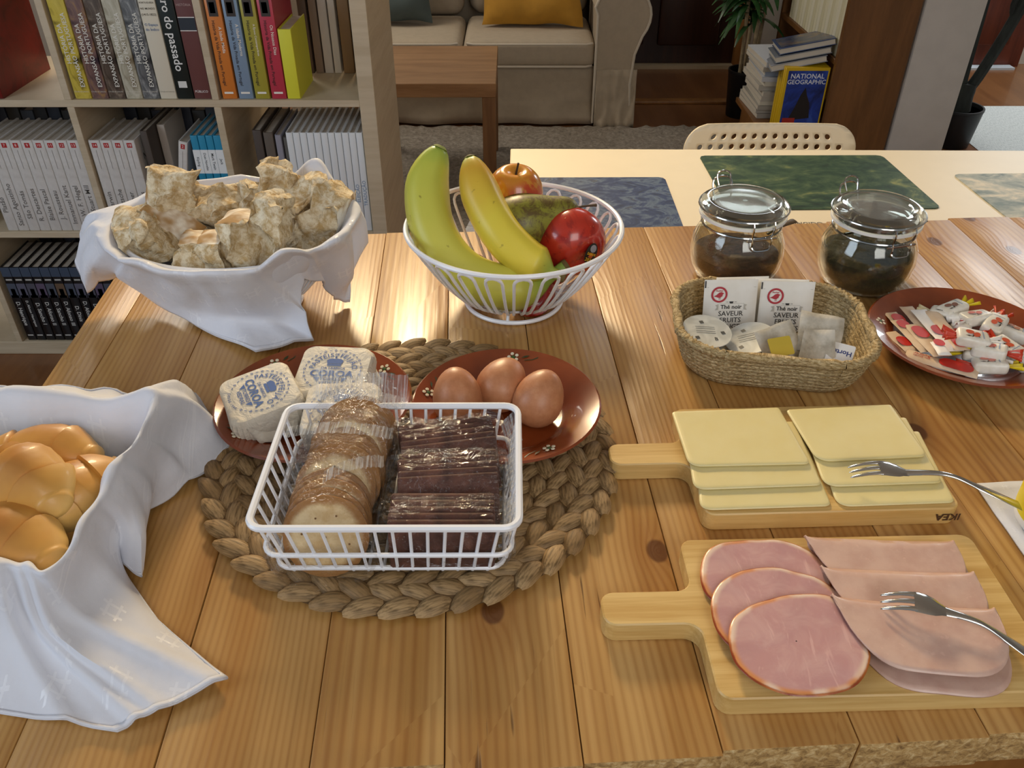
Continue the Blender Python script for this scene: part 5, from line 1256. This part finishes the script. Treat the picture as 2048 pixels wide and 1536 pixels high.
stick((540, 985), (1400, 1235), .021, .0165, stickm, 'long kraft sugar stick along the front rim', (.50, .88), ('Açúcar', 'em Sticks'))
stick((740, 1130), (1250, 1195), .017, .013, stickw, 'white sugar stick under the front one', None)
stick((900, 850), (1010, 1010), .034, .011, stickw, 'short white sugar stick end pointing at the front', (.05, .4))
cand_w = mottled('sweet_wrapper', [(.35, '#d8d0bf'), (.7, '#ece8e0')], 60, .35, 3, .2, (1, 1, 1), .25)
def sweet(c, h, rz, label, tails, motif, n_leaf=3):
    p = T(1720 + c[0] / 5.909, 540 + c[1] / 5.909, h); t = thing('wrapped_sweet', label, 'sweet', p, R(rz), 'wrapped sweets', R(random.uniform(-12, 12)), R(random.uniform(-10, 10))); t.scale = (1.22, 1.22, 1.12)
    obj('wrapper', wob(rbox(-.0135, .0135, -.0085, .0085, -.006, .006, .0035, 3), .0012, 90, h * 777), cand_w, t, 60)
    for s in (-1, 1):
        rows = [[Vector((s * (.0125 + .0125 * v_), (u_ - .5) * (.006 + .013 * v_), .0025 * math.sin(u_ * 15) * (.3 + v_))) for u_ in [i / 12 for i in range(13)]] for v_ in [j / 4 for j in range(5)]]
        solid(obj('twisted_end', gridf(rows), flat(tails[0 if s < 0 else 1], .4), t, 70), .0004)
    b = [xf(ell(.0036, .0026, 0, 12, 1), loc(-.0045 + .0055 * k, .0012 * (-1) ** k, .0067) @ rot(k * .8, 'Z')) for k in range(2)]
    obj('printed_fruit', join(b[0]), flat(motif, .45), t, None)
    obj('printed_fruit', join(b[1]), flat(motif, .45), t, None)
    obj('printed_leaves', join(*[xf(poly([(0, -.0008), (.003, 0), (0, .0008), (-.003, 0)]), loc(-.006 + .004 * k, -.0042 + .001 * k, .0066) @ rot(k, 'Z')) for k in range(n_leaf)]), flat('#3a2a1c', .5), t, None)['kind'] = 'stuff'
    obj('printed_line', rectm(.0062, .0068, -.005, .005, .0066), flat('#6d84a8', .5), t, None)
    return t
W_, Rd, Ye, Gr = '#ece8e2', '#c43a1c', '#e2c81e', '#2c5a38'
random.seed(4)
sweet((1090, 470), .034, 25, 'cream sweet with a yellow end at the back', ('#d6c69a', Ye), '#7d4a30')
sweet((1010, 530), .030, -35, 'cream sweet with chestnut print beside the white stick', ('#d6c69a', W_), '#8a5030')
sweet((1370, 570), .036, 12, 'white sweet with orange fruit print at the back right', (W_, W_), '#c2502c')
sweet((1330, 810), .042, -12, 'white sweet with orange fruit print, uppermost in the middle', (Rd, W_), '#c2502c')
sweet((1590, 650), .036, 50, 'sweet with red and white ends standing at the back', (Rd, Rd), '#c2502c')
sweet((1530, 950), .034, -30, 'white sweet with fruit print and red end to the right', (Ye, Rd), '#c2502c')
sweet((1530, 1130), .024, -14, 'white sweet with pink print by the yellow ends', (Rd, Ye), '#d08070')
sweet((1800, 740), .028, -35, 'cream sweet with brown print at the right', ('#cdbf98', Gr), '#a8622c')
sweet((1740, 930), .032, -60, 'sweet with a flared orange red end at the right', (Rd, W_), '#c2502c')
sweet((1420, 990), .026, -25, 'plain white sweet below the fruit printed ones', (Ye, W_), '#c2502c')
sweet((1870, 1060), .020, -70, 'pale sweet against the right rim of the plate', ('#cdbf98', Gr), '#a8622c')
sweet((1200, 650), .028, 60, 'red ended sweet tucked between the sticks', (Rd, W_), '#b83a2c')
# ================================================================ napkin with yellow tub, dark mug
def flatcloth(pts, label, name):
    q = [T(x, y, .0) for x, y in pts]; c = sum(q, Vector()) / len(q); N = 14; rows = []
    for j in range(N + 1):
        r = []
        for i in range(N + 1):
            u, v_ = i / N, j / N; p = (q[0] * (1 - u) + q[1] * u) * (1 - v_) + (q[3] * (1 - u) + q[2] * u) * v_
            r.append(p - c + Vector((0, 0, .0022 + .0012 * noise.noise(p * 30) + (.0010 if i in (0, N) or j in (0, N) else 0))))
        rows.append(r)
    o = obj(name, gridf(rows), MAT['cloth'], None, 80, uv=[(i / N, j / N) for j in range(N + 1) for i in range(N + 1)]); o.location = c; solid(o, .0014, 1); return tag(o, label, 'napkin')
flatcloth([(1947, 972), (2270, 955), (2420, 1210), (2085, 1170)], 'white napkin under the yellow tub at the right edge', 'paper_napkin')
tbp = T(2134, 1052, .004)
tub = thing('yellow_tub', 'bright yellow plastic tub at the right edge', 'tub', (tbp.x, tbp.y, TZ + .0045))
obj('tub_body', lathe([(.0005, 0), (.040, 0), (.0425, .003), (.0428, .008), (.0432, .030), (.0436, .062), (.0440, .064), (.0005, .064)], 40), flat('#e6e4df', .35), tub)
obj('tub_label', lathe([(.0431, .010), (.0435, .030), (.0439, .058)], 48), flat('#e2cc14', .4), tub)
obj('tub_lid', lathe([(.0442, .060), (.0455, .061), (.0455, .068), (.0445, .070), (.0005, .0695)], 40), flat('#e8cf1c', .4), tub)
def on_tub(m, a, z): return [Vector((.0444 * math.sin(a + q[0] / .0444), -.0444 * math.cos(a + q[0] / .0444), z + q[1])) for q in m[0]], m[1]
obj('label_panel', on_tub(xf(gridf([[Vector((-.010 + .004 * i, -.006 + .003 * j, 0)) for j in range(5)] for i in range(6)]), rot(0, 'Z')), -.62, .022), flat('#f0eee6', .4), tub, 60)
obj('label_lettering', join(on_tub(text('Creme vegetal', .0048, .015), -.72, .050), on_tub(text('para barrar', .0042, .012), -.72, .044), on_tub(text('Valores nutricionais', .0032, .01), -.72, .038)), flat('#9a8a20', .5), tub, None)
mg = PY(2075, 650, .93)
mug = thing('stone_mug', 'dark olive stoneware pot at the right frame edge', 'pot', (mg.x + .0, .90, TZ))
obj('pot_body', lathe([(.0005, 0), (.030, 0), (.036, .006), (.040, .025), (.039, .05), (.034, .07), (.030, .075), (.027, .073), (.0005, .073)], 36), flat('#3a3a2c', .5, 0, .2), mug)
obj('pot_rim', tube([(.0315 * math.cos(a), .0315 * math.sin(a), .075) for a in [k * .2244 for k in range(28)]], .002, 6, True), flat('#2c2c22', .5), mug)
# ================================================================ bread basket
BC = (-.322, .893)
wire_bowl('bread_basket', 'oval white wire basket holding torn bread', 'basket', BC, .126, .092, .092, .50, 26)
def loft_cloth(name, stations, label, closed, nspan, nrow, fold, seed, cat='napkin', hem=True):
    """stations: lists of 3-D points from the basket floor over the rim to the hem"""
    prof = [cr(s, nrow) for s in stations]; m = len(prof[0]); rows = []; ns = len(prof)
    cols = []
    for k in range(m):
        col = [p[k] for p in prof]; w_ = max(0, min(1, (k / (m - 1) - .62) / .38)); sm = cr(col, nspan, closed)
        ln = [col[i].lerp(col[(i + 1) % ns], j / nspan) for i in range(ns if closed else ns - 1) for j in range(nspan)]
        cols.append([a.lerp(b, w_) for a, b in zip(sm, ln)])
    n_ = len(cols[0]); c = sum((cols[m - 1][i] for i in range(n_)), Vector()) / n_; c.z = TZ
    cc_ = sum((cols[0][i] for i in range(n_)), Vector()) / n_
    for i in range(n_):
        r = []
        for k in range(m):
            p = cols[k][i]; t = k / (m - 1); hf = max(0, min(1, (p.z - TZ - .004) / .03)); env = max(0, t - .42) / .58
            ph = 2 * math.pi * i / n_
            cp = Vector((math.cos(ph) * 3.2, math.sin(ph) * 3.2, seed + t * .5))
            ridge = 1 - 2.6 * abs(noise.noise(cp)); r2 = noise.noise(cp * 2.2); r3 = noise.noise(cp * .8 + Vector((9, 0, 0)))
            rad = Vector((p.x - cc_.x, p.y - cc_.y, 0)); rad = rad.normalized() if rad.length > 1e-4 else Vector((1, 0, 0))
            q = p + rad * (fold * (ridge * .8 + r2 * .5) * env * hf) + Vector((0, 0, fold * .55 * max(0, ridge) * env))
            q -= rad * (fold * .5 * (.6 + r3) * min(1, t * 5) * max(0, min(1, (.5 - t) * 8)))
            q.z += fold * .5 * r3 * max(0, 1 - ((t - .48) / .2) ** 2)
            q += noise.noise_vector(p * 38 + Vector((0, seed, 0))) * fold * .16 * env * hf
            q.z = max(q.z, TZ + .0016 + .0012 * env * (1 + noise.noise(p * 55))); r.append(q - c)
        rows.append(r)
    uv = [((rows[i][k].x + .0 * k) * 2.6 + .5, (rows[i][k].y * 1.0 - rows[i][k].z * .9) * 2.6 + .5) for i in range(n_) for k in range(m)]
    o = obj(name, gridf(rows, closed), MAT['cloth'], None, 80, uv=uv); o.location = c; solid(o, .0016, 0)
    hm = [[rows[i][m - 1] + Vector((0, 0, .0016)), rows[i][m - 1].lerp(rows[i][m - 2], min(1, .010 / max(.001, (rows[i][m - 1] - rows[i][m - 2]).length))) + Vector((0, 0, .0016))] for i in range(n_)]
    hu = [(q.x * 2.6 + .5, (q.y - q.z * .9) * 2.6 + .5) for r in hm for q in r]
    solid(obj('hem', gridf(hm, closed), MAT['cloth'], o, 80, uv=hu), .0009, 0)
    return tag(o, label, cat, 'white cotton napkins')
def bstation(a, rim_h, outs, rs=1.0, inner=.79):
    ca, sa = math.cos(R(a)), math.sin(R(a)); C0 = Vector((BC[0], BC[1], 0)); ax, ay = .138 * rs, .110 * rs
    def E(k, h): return Vector((BC[0] + ax * k * ca, BC[1] + ay * k * sa, TZ + h))
    s = [E(.28, .022), E(.50, .026), E(inner - .03, .062), E(.915, rim_h - .014), E(.985, rim_h + .002), E(1.05, rim_h + .001)]
    if len(outs) == 3: return s + [T(*o) for o in outs]
    k = outs[0]; return s + [E(1.07, rim_h - .008), E(1.09 + k * .3, rim_h - k * .45), E(1.09 + k * .5, rim_h - k)]
ST = [
 bstation(12, .112, (.045,)), bstation(40, .118, (.05,)), bstation(58, .138, (.05,), 1.06), bstation(72, .116, (.05,)), bstation(95, .112, (.05,)), bstation(120, .112, (.045,)), bstation(140, .115, (.04,)),
 bstation(160, .108, [(200, 428, .100), (190, 445, .085), (182, 462, .070)]),
 bstation(182, .104, [(190, 445, .097), (172, 475, .075), (164, 520, .045)]),
 bstation(203, .102, [(200, 490, .092), (178, 540, .055), (178, 590, .018)]),
 bstation(222, .100, [(240, 520, .085), (228, 542, .055), (240, 548, .030)]),
 bstation(236, .100, [(300, 545, .078), (290, 580, .036), (303, 602, .010)]),
 bstation(252, .098, [(372, 575, .070), (380, 615, .026), (395, 655, .003)]),
 bstation(270, .098, [(440, 585, .068), (470, 640, .018), (513, 712, .003)]),
 bstation(284, .098, [(505, 585, .068), (560, 640, .016), (628, 682, .003)]),
 bstation(293, .102, [(540, 555, .078), (575, 590, .045), (600, 615, .028)]),
 bstation(303, .118, [(588, 515, .098), (596, 540, .075), (604, 556, .062)], 1.05),
 bstation(318, .106, [(640, 520, .088), (652, 550, .055), (662, 575, .030)]),
 bstation(333, .106, [(690, 500, .085), (690, 560, .040), (668, 606, .004)]),
 bstation(350, .108, [(706, 465, .088), (708, 530, .045), (700, 604, .004)]),
]
loft_cloth('bread_napkin', ST, 'white embossed napkin lining the torn bread basket', True, 9, 6, .011, 3)
# bread chunks
n = NT('bread_crumb'); v = n.tc(); f = n.noise(v, 90, 5, .7, .3); g = n.noise(v, 28, 3)
MAT['crumb'] = n.done(n.mix(n.step(f, .35, .65), n.mix(g, '#f0e8d4', '#dfcda8'), '#b89a68'), .9, n.bump(f, .8, .005))
n = NT('bread_crust'); v = n.tc(); f = n.noise(v, 60, 5, .7); g = n.noise(v, 22, 3)
MAT['crust'] = n.done(n.mix(n.step(g, .40, .60), n.mix(f, '#bb935f', '#95713e'), '#f0eadc'), .8, n.bump(f, .5, .004))
def chunk(px, py, h, sx_, sy_, sz_, rx, ry, rz, crust, label, seed):
    bm = bmesh.new(); bmesh.ops.create_cube(bm, size=2); bmesh.ops.subdivide_edges(bm, edges=bm.edges[:], cuts=11, use_grid_fill=True)
    V, src = [], []
    for v_ in bm.verts:
        p = v_.co.copy(); q = p.copy()
        r_ = max(abs(p.x), abs(p.y), abs(p.z)); sp = p.normalized() * 1.12; q = p.lerp(sp, .32)
        cr_on = {'x': p.x > .93, '-x': p.x < -.93, 'y': p.y > .93, 'z': p.z > .93, '-z': p.z < -.93}.get(crust, False)
        am = .06 if cr_on else .27
        S = Vector((q.x * sx_, q.y * sy_, q.z * sz_))
        d = noise.noise_vector(S * 42 + Vector((seed * 7, seed, 0))) * am * .05 + noise.noise_vector(S * 130 + Vector((0, seed * 3, 0))) * am * .014 + (noise.noise_vector(S * 330) * am * .006)
        V.append(S + d)
    bm.verts.index_update(); Fc = [tuple(v_.index for v_ in f_.verts) for f_ in bm.faces]; idx = []
    for f_ in bm.faces:
        c = f_.calc_center_median(); idx.append(1 if {'x': c.x > .93, '-x': c.x < -.93, 'y': c.y > .93, 'z': c.z > .93, '-z': c.z < -.93}.get(crust, False) else 0)
    bm.free(); p = T(px, py, h)
    o = obj('bread_chunk', (V, Fc), [MAT['crumb'], MAT['crust']], None, 70, midx=idx); o.location = p; o.rotation_euler = (R(rx), R(ry), R(rz))
    return tag(o, label, 'bread', 'torn bread chunks')
BR = [
 (285, 470, .098, .022, .034, .024, 10, -28, 20, '-x', 'bread chunk with white floured crust at the far left'),
 (345, 395, .118, .027, .026, .036, -8, 10, 15, '-x', 'tallest torn bread chunk, standing up at the back left'),
 (340, 462, .088, .034, .022, .024, 5, 32, -20, 'z', 'bread slab leaning between the left chunks'),
 (437, 425, .092, .034, .024, .026, 10, 0, 10, 'y', 'ochre torn bread chunk in the middle at the back'),
 (390, 512, .082, .0150, .024, .024, -8, 6, 4, 'z', 'small bread piece at the front left'),
 (432, 510, .082, .0165, .026, .025, -6, -2, 0, 'z', 'small bread piece second along the front'),
 (484, 488, .092, .0190, .028, .034, -6, 0, -4, 'z', 'pale bread piece at the front centre'),
 (545, 462, .104, .0195, .026, .042, -8, 8, -6, '-x', 'tall floured bread slice right of the centre'),
 (556, 380, .118, .021, .024, .030, 0, 10, 20, 'y', 'bread piece with browned corner at the back'),
 (520, 412, .100, .026, .022, .024, 12, 14, 30, 'y', 'torn bread piece between the tall slices'),
 (625, 408, .108, .026, .024, .028, 8, -14, 40, 'y', 'loose torn bread piece at the back right'),
 (662, 432, .100, .018, .036, .032, 4, 16, -10, 'x', 'bread chunk with golden crust at the far right'),
 (612, 468, .080, .030, .026, .024, 0, 0, 10, 'x', 'bread piece half hidden behind the right cloth fold'),
 (480, 450, .060, .036, .034, .022, 0, 0, 0, 'y', 'bread piece deep in the middle of the basket'),
]
for i, b in enumerate(BR): chunk(*b[:10], b[10], i + 1)
# ================================================================ roll basket, its napkin and the rolls
RC = T(30, 985, .045); RC.z = TZ
rb = thing('roll_basket', 'brown bowl under the white napkin of milk rolls', 'basket', RC + Vector((-.030, .004, 0)))
obj('bowl', lathe([(.0005, .002), (.055, .002), (.062, .005), (.072, .020), (.080, .042), (.082, .044), (.079, .045), (.069, .022), (.058, .008), (.0005, .006)], 48), flat('#6a3a1c', .5, 0, .15), rb)
def rst(rim, mid, end, h=.085):
    r3 = T(*rim) if len(rim) == 3 else T(*rim, h); cen = RC + Vector((0, 0, .014))
    out = [r3 + (T(*mid) - r3) * .30 + Vector((0, 0, .006)), T(*mid), T(*mid).lerp(T(*end), .55) - Vector((0, 0, .004)), T(*end)]
    i1 = cen.lerp(r3, .55); i1.z = TZ + .018; i2 = cen.lerp(r3, .84); i2.z = TZ + .050
    return [cen.lerp(r3, .25), i1, i2, r3 + Vector((0, 0, .002))] + out
RS = [
 rst((-190, 960, .08), (-250, 980, .05), (-300, 1010, .004)), rst((-110, 830, .085), (-130, 800, .06), (-150, 775, .03)),
 rst((0, 796, .090), (-5, 785, .06), (-10, 790, .03)), rst((120, 800, .088), (122, 788, .06), (124, 790, .03)), rst((225, 812, .086), (235, 800, .06), (245, 800, .03)),
 rst((285, 792, .100), (345, 772, .075), (392, 800, .012)),
 rst((306, 806, .098), (385, 815, .055), (478, 890, .003)),
 rst((275, 870, .094), (330, 900, .045), (400, 955, .003)),
 rst((243, 925, .090), (290, 955, .045), (292, 1030, .004)),
 rst((215, 975, .086), (262, 1030, .050), (285, 1160, .012)),
 rst((185, 1030, .083), (228, 1060, .045), (236, 1128, .006)),
 rst((150, 1090, .082), (205, 1130, .040), (318, 1245, .003)),
 rst((90, 1148, .080), (165, 1225, .034), (458, 1362, .003)),
 rst((60, 1140, .078), (110, 1260, .034), (330, 1425, .003)),
 rst((25, 1135, .078), (60, 1260, .030), (235, 1465, .003)),
 rst((-30, 1130, .078), (-20, 1260, .030), (0, 1428, .003)),
 rst((-130, 1080, .078), (-170, 1180, .030), (-260, 1300, .003)),
]
loft_cloth('roll_napkin', RS, 'white embossed napkin spread around the milk rolls', True, 10, 6, .012, 8)
n = NT('milk_roll'); v = n.tc(); s_ = n.node('ShaderNodeSeparateXYZ', {0: v}); f = n.noise(v, 24, 3); g = n.noise(v, 120, 3)
bake = n.math('ADD', s_.outputs[2], n.math('MULTIPLY_ADD', f, .022, -.011))
MAT['roll'] = n.done(n.ramp(n.node('ShaderNodeMapRange', {0: bake, 1: -.026, 2: .036}).outputs[0], [(0, '#ecd49a'), (.35, '#e2bd72'), (.68, '#cf9848'), (1, '#9c5a22')]), .45, n.bump(n.math('ADD', f, n.math('MULTIPLY', g, .3)), .15, .004), coat=.1)
def roll(px, py, h, rz, rx, ry, L, r, label, seed, bend=.25):
    """crescent roll: a tapering body wrapped in overlapping bands"""
    p = T(px, py, h); V, Fc = [], []; nu, seg = 64, 22
    for i in range(nu + 1):
        t = i / nu * 2 - 1; env = max(.0, 1 - abs(t) ** 2.3) ** .62
        band = abs(t) * 2.3; fr = band - math.floor(band); stepv = .83 + .22 * (1 - fr) ** .45 if abs(t) < .97 else .85
        rr_ = r * (env * stepv + .02); c = Vector((t * L / 2, -bend * L * (t * t) * .5, 0)); tang = Vector((1, -bend * t * 2 * .5 * 2, 0)).normalized(); sd_ = Vector((0, 0, 1)).cross(tang)
        for k in range(seg):
            a = 2 * math.pi * k / seg + .25 * t * 3; q = c + sd_ * rr_ * math.cos(a) * 1.0 + Vector((0, 0, 1)) * rr_ * math.sin(a) * .86
            q += noise.noise_vector(q * 32 + Vector((seed, 0, 0))) * .0035; V.append(q)
    for i in range(nu):
        for k in range(seg): Fc.append((i * seg + k, (i + 1) * seg + k, (i + 1) * seg + (k + 1) % seg, i * seg + (k + 1) % seg))
    Fc.append(tuple(range(seg))); Fc.append(tuple(nu * seg + k for k in range(seg - 1, -1, -1)))
    o = obj('milk_roll', (V, Fc), MAT['roll'], None, 75); o.location = p; o.rotation_euler = (R(rx), R(ry), R(rz)); return tag(o, label, 'bread roll', 'milk rolls')
roll(85, 908, .062, 4, -8, 0, .104, .027, 'long milk roll at the back of the bowl', 1)
roll(50, 962, .082, -24, 12, 4, .090, .029, 'milk roll on top with folded golden tip', 2)
roll(150, 988, .060, 62, -6, 0, .088, .028, 'dark topped milk roll against the right cloth edge', 3)
roll(15, 1085, .064, -14, 12, 0, .098, .031, 'milk roll at the front with a brown end', 4)
roll(95, 1062, .036, 20, 0, 0, .080, .026, 'dark milk roll deep at the bottom of the bowl', 5)
